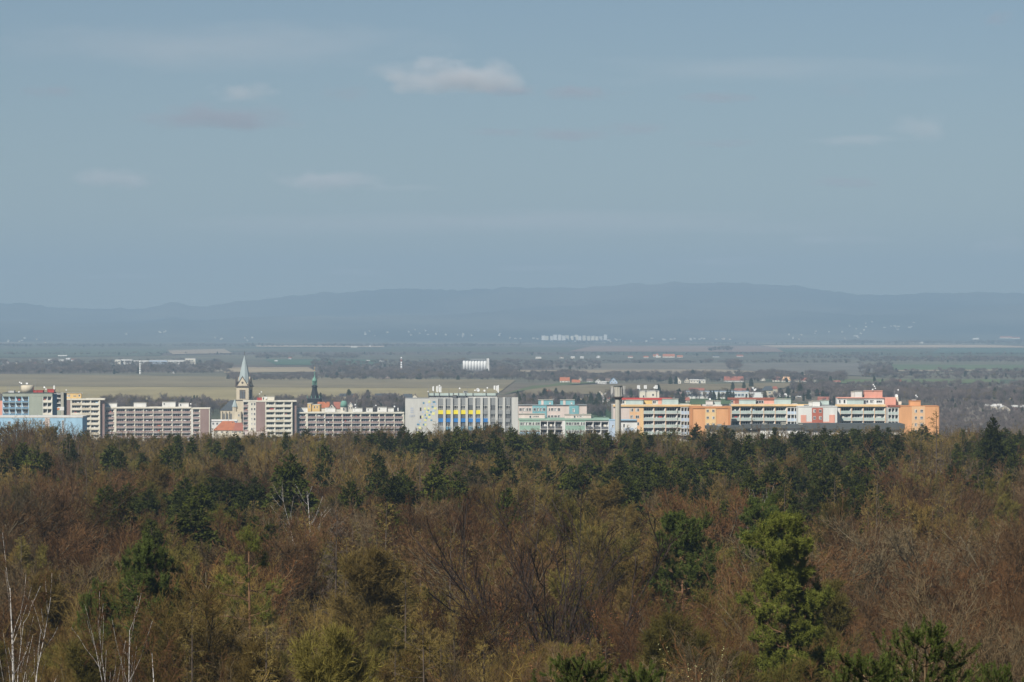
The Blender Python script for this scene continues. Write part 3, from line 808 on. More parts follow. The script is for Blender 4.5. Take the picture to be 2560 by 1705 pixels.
SPRUCE = [(59, 1092), (90, 1112), (278, 1098), (300, 1118), (331, 1084), (425, 1100), (441, 1083), (481, 1084), (541, 1096), (572, 1100), (589, 1077), (358, 1124), (20, 1110), (118, 1120), (180, 1115),
          (255, 1208), (276, 1200), (300, 1212), (318, 1196), (350, 1205), (372, 1212), (413, 1222), (440, 1212), (462, 1182), (478, 1235), (500, 1195), (525, 1180), (541, 1150), (560, 1185), (585, 1182),
          (605, 1200), (636, 1178), (660, 1190), (470, 1250), (455, 1230), (818, 1160), (800, 1150), (870, 1168), (1005, 1160), (940, 1172), (955, 1158), (985, 1178), (1030, 1190), (880, 1190), (1121, 1178), (1110, 1200), (1138, 1165), (1188, 1152),
          (925, 1072), (943, 1066), (960, 1074), (975, 1080), (1000, 1072), (1022, 1068), (1045, 1074), (1058, 1066), (1088, 1084), (1143, 1058), (1160, 1070), (1185, 1076), (1205, 1084), (1232, 1070), (1240, 1086), (1283, 1068), (1300, 1080),
          (1335, 1074), (1376, 1070), (1390, 1078), (1430, 1070), (1486, 1072), (1500, 1082), (1520, 1074), (1613, 1070), (1625, 1080), (1257, 1124), (1248, 1140), (1275, 1160), (1320, 1150), (1345, 1146), (1370, 1156), (1400, 1132), (1425, 1150), (1450, 1158), (1470, 1132),
          (1500, 1140), (1530, 1150), (1545, 1128), (1560, 1140), (1578, 1112), (1595, 1106), (1612, 1125), (1630, 1118), (1650, 1130), (1668, 1122), (1682, 1112), (1700, 1125), (1590, 1160), (1615, 1165), (1640, 1160), (1665, 1170), (1570, 1180), (1690, 1165),
          (1742, 1052), (1755, 1090), (1770, 1082), (1786, 1076), (1808, 1056), (1812, 1085), (1835, 1095), (1850, 1088), (1872, 1078), (1890, 1090), (1905, 1076), (1920, 1090), (1938, 1086), (1960, 1100), (1985, 1070), (2003, 1066), (2020, 1082), (2040, 1078),
          (2055, 1072), (2072, 1070), (2090, 1076), (2110, 1066), (2130, 1064), (2148, 1062), (2160, 1078), (2175, 1070), (2192, 1056), (2205, 1070), (2222, 1062), (2240, 1078), (2015, 1110), (2050, 1120), (2085, 1130), (2120, 1115), (2145, 1120), (2170, 1130), (2000, 1140), (1975, 1150),
          (1950, 1130), (1930, 1145), (1800, 1120), (1830, 1130), (1860, 1140), (1780, 1130), (1750, 1135), (2065, 1160), (2150, 1165), (2200, 1120), (1725, 1150), (2115, 1170), (2010, 1180), (1880, 1165), (2395, 1100), (2420, 1120), (2515, 1062), (2530, 1075), (2548, 1070), (2558, 1090), (2410, 1090), (2500, 1090), (2470, 1085), (2540, 1120), (2380, 1150)]
rf = np.random.default_rng(55)
cand = []     # (kind, key, x, y, h, rz, wide)
for (px, py) in SPRUCE:
    h = rf.uniform(20.5, 24.0)
    d = depth_for(px, py, h)
    x = (px - 1280) / F * d
    h = ZC - (py - HY) / F * d - gz(x, d)
    lod = 1 if d < 620 else 2
    cand.append(('spruce_tree', f'spruce_{rf.integers(0, 3)}_{lod}', x, d, h, rf.uniform(0, 6.28), rf.uniform(0.9, 1.25)))
    TAKEN.append((x, d, 2.0))
    CLEAR.append((px - 7, px + 7, py + (46 if d > 620 else 68), d))

def pick_kind(px, D):
    u_ = rf.uniform()
    if D > 640:
        if px < 800: w = (0.45, 0.50, 0.05)
        elif px < 1600: w = (0.50, 0.38, 0.12)
        elif px < 2280: w = (0.38, 0.42, 0.20)
        else: w = (0.40, 0.45, 0.15)
    elif D > 400:
        if 1500 < px < 2240 and D > 470: w = (0.38, 0.24, 0.38)
        elif 380 < px < 680: w = (0.62, 0.13, 0.25)
        elif px > 2240: w = (0.50, 0.45, 0.05)
        elif px < 300: w = (0.60, 0.38, 0.02)
        else: w = (0.72, 0.24, 0.04)
    else:
        w = ((0.66, 0.34, 0.0) if 560 < px < 1200 else (0.86, 0.14, 0.0)) if px < 1900 else (0.97, 0.03, 0.0)
    return 'bare_tree' if u_ < w[0] else ('larch_tree' if u_ < w[0] + w[1] else 'spruce_tree')

BARE = {'red': [('red', 0), ('red', 1)], 'grey': [('grey', 0), ('grey', 3)], 'tan': [('tan', 1), ('tan', 2), ('tan', 3)], 'olive': [('olive', 2)]}
def pick_twig(px, D):
    n = fbm(px / 160.0, D / 45.0, 9)
    if D < 420 and px > 2080: return 'red' if rf.uniform() < 0.85 else 'grey'
    if D < 420 and 1700 < px <= 2080: return ('olive', 'tan', 'grey', 'red')[rf.integers(0, 4)]
    if D < 260 and 500 < px <= 1700: return ('tan', 'olive', 'tan', 'red', 'grey')[rf.integers(0, 5)]
    if n > 0.75: return 'red'
    if n < -0.6: return 'tan' if rf.uniform() < 0.6 else 'olive'
    return ('red', 'grey', 'tan', 'olive', 'red', 'tan')[rf.integers(0, 6)]

TK = np.array(TAKEN)
y = 116.0
while y < 1045:
    step = 6.3 if y < 420 else 5.4
    half = 0.145 * y + 14
    for x0 in np.arange(-half, half, step * 1.15):
        x = x0 + rf.uniform(-2, 2); yy = y + rf.uniform(-2, 2)
        if (np.hypot(TK[:, 0] - x, TK[:, 1] - yy) < TK[:, 2]).any():
            continue
        px = 1280 + F * x / yy
        kind = pick_kind(px, yy)
        h = float(np.clip(rf.normal(19.8, 2.6), 13.5, 25.0))
        if kind == 'spruce_tree': h += 0.3
        if yy < 400: h = h * 0.98 - 0.3
        if yy > 900 and px < 160: h += 2.0
        if kind == 'larch_tree' and yy > 640: h += 0.8
        py = top_py(yy, h, x)
        lim = 1044 if px < 150 else (1078 if px < 900 else (1062 if px < 1300 else (1074 if px < 1650 else 1064)))
        lim += 12 * float(fbm(px / 21.0, yy / 30.0, 5))
        if py < lim:     # the wood's skyline stays below the town's windows
            h -= (lim - py) / F * yy; py = lim
        bad = False
        for (a, b, low, dd) in CLEAR:
            if yy < dd + 1 and a - 12 < px < b + 12 and py < low:
                # keep it only as a low young tree
                h2 = h - (low - py) / F * yy
                if h2 < (9 if dd < 470 else 12): bad = True; break
                h = h2; py = low
        if bad or py > 1760: continue
        lod = 0 if yy < 285 else (1 if yy < 600 else 2)
        if kind == 'bare_tree':
            opts = BARE[pick_twig(px, yy)]; o_ = opts[rf.integers(0, len(opts))]
            key = f'bare_{o_[0]}_{o_[1]}_{lod}'
        elif kind == 'larch_tree':
            key = f'larch_{rf.integers(0, 2)}_{lod}'
        else:
            key = f'spruce_{rf.integers(0, 3)}_{max(lod, 1)}'
        cand.append((kind, key, x, yy, h, rf.uniform(0, 6.28), rf.uniform(0.85, 1.15)))
    y += step

COLS = [(120, 'below the light blue building'), (250, 'below the cream tower block'), (520, 'below the first long brown block'), (740, 'below the church'), (1010, 'below the second long brown block'), (1300, 'below the grey office block'),
        (1520, 'below the sage green block'), (1730, 'below the peach block'), (1990, 'below the orange block'), (2220, 'below the salmon-topped block'), (2360, 'below the orange corner block'), (9999, 'below the scrub slope')]
GRP = {'bare_tree': 'bare trees massed in the forest', 'larch_tree': 'tan larches in the forest', 'spruce_tree': 'dark spruces in the forest'}
def forest_label(kind, key, px, D):
    zone = 'in the front rows' if D < 250 else ('in the middle rows' if D < 480 else ('in the far rows' if D < 760 else 'on the far edge'))
    where = next(t for lim_, t in COLS if px < lim_)
    if kind == 'bare_tree':
        c = {'red': 'reddish-brown', 'tan': 'tan', 'grey': 'grey-brown', 'olive': 'olive-brown'}[key.split('_')[1]]
        return f'{c} leafless forest tree {zone} {where}'
    return f"{'slim tan forest larch' if kind == 'larch_tree' else 'dark green forest spruce'} {zone} {where}"
rest = []
keys_used = sorted({c[1] for c in cand})
for kind in GRP:
    mine = [c for c in cand if c[0] == kind]
    def shows(c):
        px = 1280 + F * c[2] / c[3]; py = top_py(c[3], c[4], c[2])
        return -30 < px < 2590 and py < 1690
    seen = sorted([c for c in mine if shows(c)], key=lambda c: c[3])
    if kind != 'bare_tree':
        keep = seen[:285]
    else:
        keep = seen[:290]
    ks = set(id(c) for c in keep)
    for c in mine:
        _, key, x, yy, h, rz, wd = c
        if id(c) in ks:
            lab = forest_label(kind, key, 1280 + F * x / yy, yy)
            if yy < 270: tree_parts(kind, key, x, yy, h, rz, wd, (0, 0), lab, 'tree', GRP[kind])
            else: tree_one(kind, key, x, yy, h, rz, wd, lab, 'tree', GRP[kind])
        else:
            rest.append((x, yy, gz(x, yy) - 0.1, h, rz, keys_used.index(key), wd))
scatter('forest', keys_used, rest, 'remaining crowns of the brown mixed forest', 'forest')
print('forest candidates', len(cand), 'rest', len(rest))
# ------------------------------------------------------------------ town: paints
def paint(name, rgb, var=0.13):
    return mat(name, rgb, 0.85, var, 0.35, (1, 1, 0.22), coords='world', spec=0.15)
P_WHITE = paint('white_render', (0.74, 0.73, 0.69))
P_CREAM = paint('cream_render', (0.76, 0.71, 0.59))
P_BEIGE = paint('beige_render', (0.62, 0.55, 0.42))
P_BROWN = paint('brown_panel', (0.31, 0.215, 0.19), 0.12)
P_BROWN2 = paint('brown_balcony', (0.35, 0.25, 0.225), 0.15)
P_CONC = paint('concrete_edge', (0.70, 0.68, 0.63), 0.15)
P_CONC_D = paint('weathered_concrete', (0.45, 0.43, 0.36), 0.22)
P_BACK = paint('loggia_back_wall', (0.56, 0.54, 0.50))
P_GREY = paint('pale_grey_render', (0.58, 0.57, 0.53))
P_GREY_M = paint('mid_grey_panel', (0.27, 0.28, 0.28))
P_GREY_D = paint('dark_grey_panel', (0.13, 0.135, 0.14))
P_GREY_G = paint('grey_green_render', (0.33, 0.36, 0.30))
P_BLUE_L = paint('light_blue_render', (0.36, 0.56, 0.70))
P_BLUE_P = paint('pale_blue_render', (0.50, 0.60, 0.72))
P_BLUE = paint('strong_blue_panel', (0.04, 0.20, 0.52))
P_BLUE_S = paint('steel_blue_panel', (0.14, 0.30, 0.42))
P_BLUE_W = paint('icy_blue_screen', (0.58, 0.74, 0.82))
P_BLUE_B = paint('blue_balcony_recess', (0.16, 0.27, 0.38))
P_YEL = paint('yellow_panel', (0.86, 0.72, 0.06))
P_YEL_P = paint('pale_yellow_tile', (0.80, 0.78, 0.34))
P_OCHRE = paint('ochre_render', (0.74, 0.50, 0.20))
P_ORANGE = paint('orange_render', (0.74, 0.38, 0.18))
P_ORANGE_D = paint('deep_orange_render', (0.60, 0.27, 0.12))
P_ORANGE_Y = paint('yellow_orange_render', (0.80, 0.55, 0.28))
P_PEACH = paint('peach_render', (0.80, 0.50, 0.28))
P_SALMON = paint('salmon_render', (0.74, 0.36, 0.27))
P_TERRA = paint('terracotta_render', (0.48, 0.15, 0.10))
P_PINK = paint('pale_pink_render', (0.70, 0.59, 0.53))
P_TEAL = paint('teal_render', (0.22, 0.45, 0.48))
P_GREEN = paint('sage_green_render', (0.30, 0.44, 0.35))
P_GREEN_B = paint('pale_green_balcony', (0.47, 0.55, 0.51))
P_DARK = paint('dark_recess', (0.05, 0.05, 0.055))
P_ROOF_G = paint('dark_grey_roof', (0.10, 0.11, 0.11))
P_ROOF_R = paint('red_brown_roof', (0.34, 0.13, 0.09), 0.15)
P_ROOF_T = paint('terracotta_roof', (0.43, 0.155, 0.075), 0.15)
P_ROOF_B = paint('brown_roof', (0.19, 0.14, 0.12), 0.15)
P_ROOF_S = paint('slate_roof', (0.075, 0.085, 0.095), 0.15)
P_RED = paint('red_sheet', (0.50, 0.08, 0.07))
P_COPPER = paint('green_copper', (0.17, 0.33, 0.26), 0.15)
P_COPPER_B = paint('blue_grey_spire', (0.37, 0.43, 0.43), 0.1)
P_STONE = paint('sandstone', (0.56, 0.485, 0.36), 0.15)
P_STONE_D = paint('dark_stone', (0.12, 0.10, 0.09), 0.2)
P_BLACK = paint('soot_black_slate', (0.028, 0.03, 0.032))
P_METAL = mat('galvanised_metal', (0.30, 0.31, 0.31), 0.5, 0.15, 2.0, rnd=0.2)
P_DISH = mat('white_dish', (0.85, 0.85, 0.83), 0.5, 0.03, 1.0)
M_GLASS = mat('dark_window_glass', (0.016, 0.02, 0.027), 0.15, 0.3, 0.6, rnd=0.5, col2=(0.075, 0.085, 0.095), spec=0.5)
M_FRAME = mat('white_window_frame', (0.72, 0.71, 0.68), 0.6, 0.05, 1.0)
M_CURTAIN = mat('window_curtain', (0.55, 0.54, 0.50), 0.9, 0.1, 1.0, rnd=0.4)

_UB = {}
def unit_box(m):
    if m.name not in _UB:
        g = Geo(); g.box(0, 1, 0, 1, 0, 1)
        _UB[m.name] = g.mesh('box_' + m.name, [m])
    return _UB[m.name]

_UW = {}
def unit_window(n, style=0, fm=None):
    """Framed window, n panes wide, in a unit cell; glass set back behind the frame."""
    k = (n, style, fm.name if fm else '')
    if k in _UW: return _UW[k]
    g = Geo(); f = 0.10 / max(1.0, n * 0.55); h = 0.10
    g.box(0, 1, 0, 1, 0, h, 1); g.box(0, 1, 0, 1, 1 - h, 1, 1)
    for i in range(n + 1):
        w = f if i in (0, n) else f * 0.8
        x = i / n
        x0 = min(max(x - w / 2, 0), 1 - w)
        g.box(x0, x0 + w, 0, 1, h, 1 - h, 1)
    g.box(f, 1 - f, 0.25, 0.9, h, 1 - h, 0)
    if style == 1:      # one curtained pane
        g.box(f, 1 / n - f / 2, 0.12, 0.24, h, 1 - h, 2)
    if style == 2:      # a cross bar and low curtain
        g.box(0, 1, 0.1, 0.9, 0.36, 0.43, 1)
        g.box((n - 1) / n + f / 2, 1 - f, 0.12, 0.24, h, 0.75, 2)
    if style == 3:      # cross bar only
        g.box(0, 1, 0.1, 0.9, 0.30, 0.36, 1)
    _UW[k] = g.mesh('window_%d_%d' % (n, style), [M_GLASS, fm or M_FRAME, M_CURTAIN])
    return _UW[k]

rb = np.random.default_rng(21)

class Bld:
    """A building placed by photograph pixels at one distance; local x right, y away, z up."""
    def __init__(s, name, label, px0, px1, D, depth=12.0, yaw=0.0, cat='building', group=None):
        s.D = D; s.s = F / D; s.pc = (px0 + px1) / 2; s.depth = depth
        s.X = (s.pc - 1280) / s.s
        s.zg = gz(s.X, D) - 0.4
        s.root = empty(name, (s.X, D, s.zg), math.radians(yaw))
        tag(s.root, label, cat, group)
    def x(s, px): return (px - s.pc) / s.s
    def z(s, py): return ZC - (py - HY) / s.s - s.zg
    def part(s, name, me, loc, scale=(1, 1, 1), parent=None, rot=(0, 0, 0)):
        o = bpy.data.objects.new(name, me)
        o.location = loc; o.scale = scale; o.rotation_euler = rot
        return link(o, parent or s.root)
    def box(s, name, px0, px1, py0, py1, y0, y1, m):
        z1 = s.z(py0); z0 = 0.0 if py1 is None else s.z(py1)
        return s.part(name, unit_box(m), (s.x(px0), y0, z0), (s.x(px1) - s.x(px0), y1 - y0, z1 - z0))
    def core(s, px0, px1, py0, m, y0=1.05, name='wall'):
        s.box(name, px0, px1, py0, None, y0, s.depth, m)
    def wall(s, px0, px1, py0, m, py1=None, y0=0.0, y1=1.04, name='wall'):
        return s.box(name, px0, px1, py0, py1, y0, y1, m)
    def win(s, px0, px1, py0, py1, y=-0.06, panes=2, style=None, fm=None, name='window', t=0.16):
        st = int(rb.integers(0, 4)) if style is None else style
        return s.part(name, unit_window(panes, st, fm), (s.x(px0), y, s.z(py1)), (s.x(px1) - s.x(px0), t, s.z(py0) - s.z(py1)))
    def grid(s, cols, rows, panes=2, style=None, y=-0.06, fm=None):
        for (a, b) in cols:
            for (c, d) in rows:
                s.win(a, b, c, d, y, panes, style, fm)
    def loggia(s, cols, py0, st, n, m_par, m_div, m_slab, par=0.42, back=1.0, gap=1.2, panes=4, proud=0.0, div_w=0.22, jitter=True, m_par2=None, fin=('r', 0.22, 0.62), m_fin=None):
        """cols: list of (px0, px1) bays; n storeys of st px downwards from py0."""
        a, b = cols[0][0], cols[-1][1]
        yb = back
        for r in range(n + 1):
            s.box('floor_slab', a - 0.5, b + 0.5, py0 + r * st - 0.12 * s.s, py0 + r * st + 0.06 * s.s, -0.06 - proud, yb + 0.05, m_slab)
        xs = sorted({c[0] for c in cols} | {cols[-1][1]})
        for q, xx in enumerate(xs):
            s.box('divider', xx - div_w / 2 * s.s, xx + div_w / 2 * s.s, py0, py0 + n * st, -0.02 - proud, yb + 0.04, m_div)
        for (c0, c1) in cols:
            for r in range(n):
                t0 = py0 + r * st; t1 = t0 + st
                i0, i1 = c0 + div_w * 0.6 * s.s, c1 - div_w * 0.6 * s.s
                mp = m_par if (m_par2 is None or rb.uniform() > 0.12) else m_par2
                s.box('parapet', i0, i1, t1 - par * st, t1 - 0.13 * s.s, -0.03 - proud, 0.07 - proud, mp)
                w0 = i0 + (i1 - i0) * rb.uniform(0.02, 0.12); w1 = i1 - (i1 - i0) * rb.uniform(0.02, 0.12)
                s.win(w0, w1, t0 + 0.10 * st, t1 - 0.16 * st, yb - 0.07, panes, None)
                if fin:       # added plate: the divider's sunlit side drawn as a bright front-facing shape
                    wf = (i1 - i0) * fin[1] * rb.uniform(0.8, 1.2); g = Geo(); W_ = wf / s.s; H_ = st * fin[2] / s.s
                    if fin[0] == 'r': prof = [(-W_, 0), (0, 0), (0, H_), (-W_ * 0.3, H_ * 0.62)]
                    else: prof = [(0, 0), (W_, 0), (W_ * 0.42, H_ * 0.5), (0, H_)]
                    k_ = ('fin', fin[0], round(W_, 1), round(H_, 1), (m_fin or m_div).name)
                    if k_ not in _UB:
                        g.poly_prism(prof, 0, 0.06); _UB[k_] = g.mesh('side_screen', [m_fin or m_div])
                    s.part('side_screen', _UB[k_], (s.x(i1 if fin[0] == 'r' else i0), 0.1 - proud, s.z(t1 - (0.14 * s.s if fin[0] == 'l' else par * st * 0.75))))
                u_ = rb.uniform()
                if jitter and u_ < 0.16:     # laundry, boxes and blinds on the balconies
                    f0 = rb.uniform(0.05, 0.6); wd = rb.uniform(0.12, 0.35)
                    mm = (P_WHITE, P_RED, P_BLUE_L, P_CREAM, P_TERRA, P_DISH)[rb.integers(0, 6)]
                    s.box('laundry', i0 + (i1 - i0) * f0, i0 + (i1 - i0) * (f0 + wd), t1 - 0.62 * st, t1 - par * st * 0.6, 0.22, 0.3, mm)
    def hut(s, px0, px1, py0, py1, m, y0=3.0, y1=8.0, name='roof_hut', cap=None):
        o = s.box(name, px0, px1, py0, py1, y0, y1, m)
        s.box('roof_hut_cap', px0 - 0.8, px1 + 0.8, py0 - 0.18 * s.s, py0 - 0.01, y0 - 0.2, y1 + 0.2, cap or P_CONC_D)
        return o
    def mast(s, px, py0, py1, r=0.06, y=4.0, m=None, name='antenna_mast'):
        g = Geo(); h = s.z(py0) - s.z(py1)
        g.lathe([(r, 0), (r * 0.6, h)], 6)
        for zz in np.arange(0.45, 0.95, 0.2):
            if rb.uniform() < 0.6:
                w = rb.uniform(0.25, 0.6); g.box(-w, w, -0.02, 0.02, h * zz, h * zz + 0.06)
        return s.part(name, g.mesh(name, [m or P_METAL]), (s.x(px), y, s.z(py1)))
    def panel_antenna(s, px, py0, py1, y=4.0, w=0.3):
        g = Geo(); h = s.z(py0) - s.z(py1)
        g.lathe([(0.06, -1.2), (0.06, h + 0.2)], 6, 1)
        g.box(-w / 2, w / 2, -0.22, -0.07, 0, h, 0); g.box(-w / 2 - 0.3, -w / 2 - 0.04, -0.12, 0.06, 0.1 * h, 0.95 * h, 0)
        return s.part('panel_antenna', g.mesh('panel_antenna', [P_DISH, P_METAL]), (s.x(px), y, s.z(py1)))
    def dish(s, px, py, rpx, y=3.5, az=0.2):
        g = Geo(); r = rpx / s.s
        prof = [(0.02, -0.34 * r), (0.5 * r, -0.27 * r), (0.85 * r, -0.1 * r), (r, 0.03 * r), (0.82 * r, -0.04 * r), (0.4 * r, -0.2 * r), (0.02, -0.27 * r)]
        g.lathe(prof, 14, 0); g.lathe([(0.05 * r, -0.27 * r), (0.03 * r, 0.4 * r)], 5, 1)
        o = s.part('satellite_dish', g.mesh('satellite_dish', [P_DISH, P_METAL], True), (s.x(px), y, s.z(py)), rot=(math.radians(68), 0, az))
        g2 = Geo(); g2.lathe([(0.05, -max(1.0, r * 1.4)), (0.05, 0)], 6)
        s.part('dish_post', g2.mesh('dish_post', [P_METAL]), (s.x(px), y + 0.2, s.z(py)))
        return o
    def mesh(s, name, g, mats, smooth=False, loc=(0, 0, 0)):
        return s.part(name, g.mesh(name, mats, smooth), loc)

# ---- grey-green block with blue loggias, far left
b = Bld('panel_block', 'grey-green panel block with rows of blue loggias at the left end', 6, 131, 1724, 14, -2, group='blocks of flats in the town')
b.core(6, 131, 986, P_BLUE_B)
b.wall(6, 131, 983, P_GREY_G, 990.5)
b.wall(72, 107, 990.7, P_GREY_G); b.wall(129.5, 131.5, 990.7, P_GREY_G)
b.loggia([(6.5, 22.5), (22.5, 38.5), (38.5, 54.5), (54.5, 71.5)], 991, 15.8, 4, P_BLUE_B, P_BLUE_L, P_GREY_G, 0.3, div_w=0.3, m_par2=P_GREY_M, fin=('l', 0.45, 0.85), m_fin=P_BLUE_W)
b.loggia([(107.5, 119), (119, 130)], 991, 15.8, 4, P_CREAM, P_WHITE, P_GREY_G, 0.4)
b.box('parapet_band', 5, 132, 981.6, 983, -0.15, 14.1, P_ROOF_G)
b.box('side_wall', -30, 5.4, 1003, None, 3, 12, P_SALMON)
g = Geo(); g.lathe([(2.9, 0), (2.9, 3.1), (2.7, 3.2)], 24)
b.mesh('water_tank', g, [P_BEIGE], True, (b.x(63), 6, b.z(981.6)))
b.hut(75, 103, 977, 981.5, P_RED, 5, 9, cap=P_RED); b.hut(114, 131, 974.5, 981.5, P_RED, 5, 9, cap=P_RED); b.hut(17, 31, 977.5, 981.5, P_WHITE, 4, 8)
b.dish(46, 956, 1.8); b.dish(50, 958.5, 2.2); b.dish(64, 959, 2.6); b.dish(108, 968.5, 2.4); b.dish(112, 973, 1.7); b.dish(44, 980, 1.8)
b.mast(86, 945, 980); b.mast(57, 938, 965, 0.04); b.mast(15, 964, 981); b.mast(19, 964, 981)
b.panel_antenna(133, 964, 974); b.mast(46, 958, 981, 0.08)

# ---- cluttered stair and lift core between the blocks
b = Bld('stair_tower', 'dark glazed stair tower with rusty stains between two panel blocks', 131, 162, 1850, 9, 0, group='blocks of flats in the town')
b.core(131.5, 161.5, 983, P_DARK, 1.2); b.wall(131.5, 135, 981, P_ROOF_G); b.wall(152, 159, 980.5, P_CONC_D); b.wall(135.3, 151.7, 1026, P_GREY_G)
for py in (984, 995, 1007, 1018): b.box('landing', 135, 152, py, py + 2, -0.1, 1.5, P_CONC)
b.box('rusty_panel', 137, 142, 990, 1017, -0.05, 0.3, P_ROOF_T); b.box('rusty_panel', 135, 149, 1019, 1025, -0.08, 0.2, P_ORANGE_D); b.box('white_panel', 146, 160, 1017, 1026, -0.05, 0.2, P_WHITE)
b.win(140, 145, 985, 994, 1.1, 2); b.win(146, 151, 997, 1006, 1.1, 2); b.win(143, 150, 1008, 1016, 1.1, 3)
b.mast(146, 972, 981); b.dish(140, 983, 1.6)

# ---- cream and brown tower block
def tower_block(label, px0, px1, pyr, D, yaw):
    return Bld('panel_block', label, px0, px1, D, 12.5, yaw, group='blocks of flats in the town')
b = tower_block('cream and brown tower block behind the light blue wall', 160, 250, 996, 2206, 4)
b.core(160, 250, 998.5, P_BACK)
b.wall(160, 176, 1000, P_BROWN); b.wall(176.2, 179, 1000, P_CREAM); b.wall(248.4, 250, 1000, P_CREAM)
b.loggia([(179.3, 204.5), (204.5, 227), (227, 248.2)], 1000.5, 12.32, 9, P_CREAM, P_CREAM, P_BEIGE, 0.47, m_par2=P_BEIGE)
b.box('parapet_band', 159.5, 261.5, 996.2, 1000, -0.2, 12.7, P_CREAM)
b.wall(250.6, 261, 1000.4, P_BROWN, None, 1.7, 12.4, 'end_wall')
b.hut(162, 203, 983, 996, P_OCHRE, 2, 9); b.win(166, 170, 986.5, 992, 1.95, 1); b.win(171, 175, 986, 993, 1.95, 2); b.win(183, 190, 989, 991.5, 1.95, 2); b.win(196, 200, 986, 992, 1.95, 1)
b.dish(165, 975, 1.6); b.dish(204, 983.5, 1.6); b.mast(222, 984, 996); b.mast(165, 972, 983)

# ---- light blue building in front
b = Bld('civic_building', 'light blue windowless building half hidden by bare trees', -30, 206, 1450, 16, 0, group='low buildings at the forest edge')
b.core(-30, 206, 1044, P_BLUE_L, 0.0)
b.box('parapet_band', -31, 207, 1040.5, 1044, -0.15, 16.1, P_CONC)
b.box('pink_pilaster', 112, 124, 1044.3, None, -0.05, 0.2, P_PINK)
for (a, c) in ((99, 104), (107, 112), (60, 66), (72, 78), (20, 27), (40, 47)): b.win(a, c, 1053, 1060, -0.06, 2)
b.box('stair_window_strip', 154.5, 160, 1051, 1082, -0.04, 0.1, P_CONC_D)
for k in range(5): b.win(155, 159.6, 1052 + 6 * k, 1057.4 + 6 * k, -0.16, 2)
b.mast(90, 1033, 1041); b.mast(170, 1034, 1041)

# ---- long brown block
b = tower_block('long brown-balconied block with four white roof huts', 261, 524, 1018, 2213, 3)
b.core(261, 524, 1021, P_BACK)
b.wall(500, 522, 1022, P_BROWN); b.wall(522.2, 524, 1022, P_CREAM); b.wall(286.6, 290.5, 1022, P_CREAM); b.wall(478, 481.5, 1020, P_CONC)
cols = [(290.8, 315.5), (315.5, 337.5), (337.5, 359.5), (359.5, 383.5), (383.5, 407.5), (407.5, 431), (431, 455), (455, 477.8)]
b.loggia([(263, 286.4)], 1023, 12.25, 8, P_BROWN2, P_CREAM, P_CONC, 0.43, m_par2=P_BROWN)
b.loggia(cols, 1021, 12.25, 8, P_BROWN2, P_CREAM, P_CONC, 0.43, m_par2=P_BROWN)
b.loggia([(482, 499.6)], 1023, 12.25, 8, P_BROWN2, P_CREAM, P_CONC, 0.43)
b.box('parapet_band', 260.5, 478, 1017.4, 1021, -0.25, 12.7, P_CREAM); b.box('parapet_band', 478.2, 525, 1019.6, 1022.5, -0.2, 12.7, P_CREAM)
b.wall(524.4, 527, 1022.8, P_CREAM, None, 1.2, 12.4, 'end_wall')
for (a, c, t) in ((262, 292, 1008.5), (334, 365, 1007.5), (405, 438, 1005.5), (446, 471, 1008)): b.hut(a, c, t, 1017.3, P_WHITE); b.win(a + 3, a + 7, t + 2, t + 8, 2.95, 1)
b.mast(291, 1000, 1009); b.mast(437, 999, 1006); b.dish(476, 1010, 1.8); b.mast(487, 1009, 1019)
for px, r in ((281, 1), (311, 3), (430, 2), (402, 4)): b.dish(px, 1028 + r * 12.2, 1.5, -0.3)

# ---- second tower block
b = tower_block('cream tower block with a brown panel beside the church', 608, 731, 1001, 2206, 4)
b.core(608, 731, 1003.5, P_BACK)
b.loggia([(608.5, 621)], 1005, 12.45, 8, P_BROWN2, P_CREAM, P_CONC, 0.45)
b.wall(621.2, 640, 1004.5, P_CREAM); b.wall(640.2, 663, 1004.5, P_BROWN); b.wall(663.2, 665, 1004.5, P_CREAM); b.wall(729.3, 731, 1004.5, P_CREAM)
b.loggia([(665.2, 688), (688, 710.5), (710.5, 729.2)], 1005, 12.45, 8, P_CREAM, P_CREAM, P_BEIGE, 0.47, m_par2=P_BEIGE)
b.grid([(628, 631.5), (634.5, 638.5)], [(1007 + 12.45 * k, 1013.5 + 12.45 * k) for k in range(7)], 1)
b.box('parapet_band', 607.5, 741.5, 1001.2, 1004.4, -0.2, 12.7, P_CREAM)
b.wall(731.5, 741, 1004.6, P_BROWN, None, 1.7, 12.4, 'end_wall')
b.hut(655, 686, 991.5, 1001, P_CREAM, 3, 8); b.win(657, 660, 993, 1000, 2.95, 1); b.hut(643, 655, 995, 1001, P_RED, 5, 8, cap=P_RED); b.dish(665, 995, 2.6, 2.6)
b.dish(649, 985, 1.6); b.dish(653.5, 980, 1.6); b.mast(651, 977, 1001); b.mast(643, 978, 1001, 0.04); b.mast(668, 972, 991, 0.04)
b.box('laundry', 677, 684, 1020.5, 1025, 0.2, 0.3, P_RED)
b.box('low_annex', 612, 668, 1078.5, None, -5, -0.3, P_PINK)

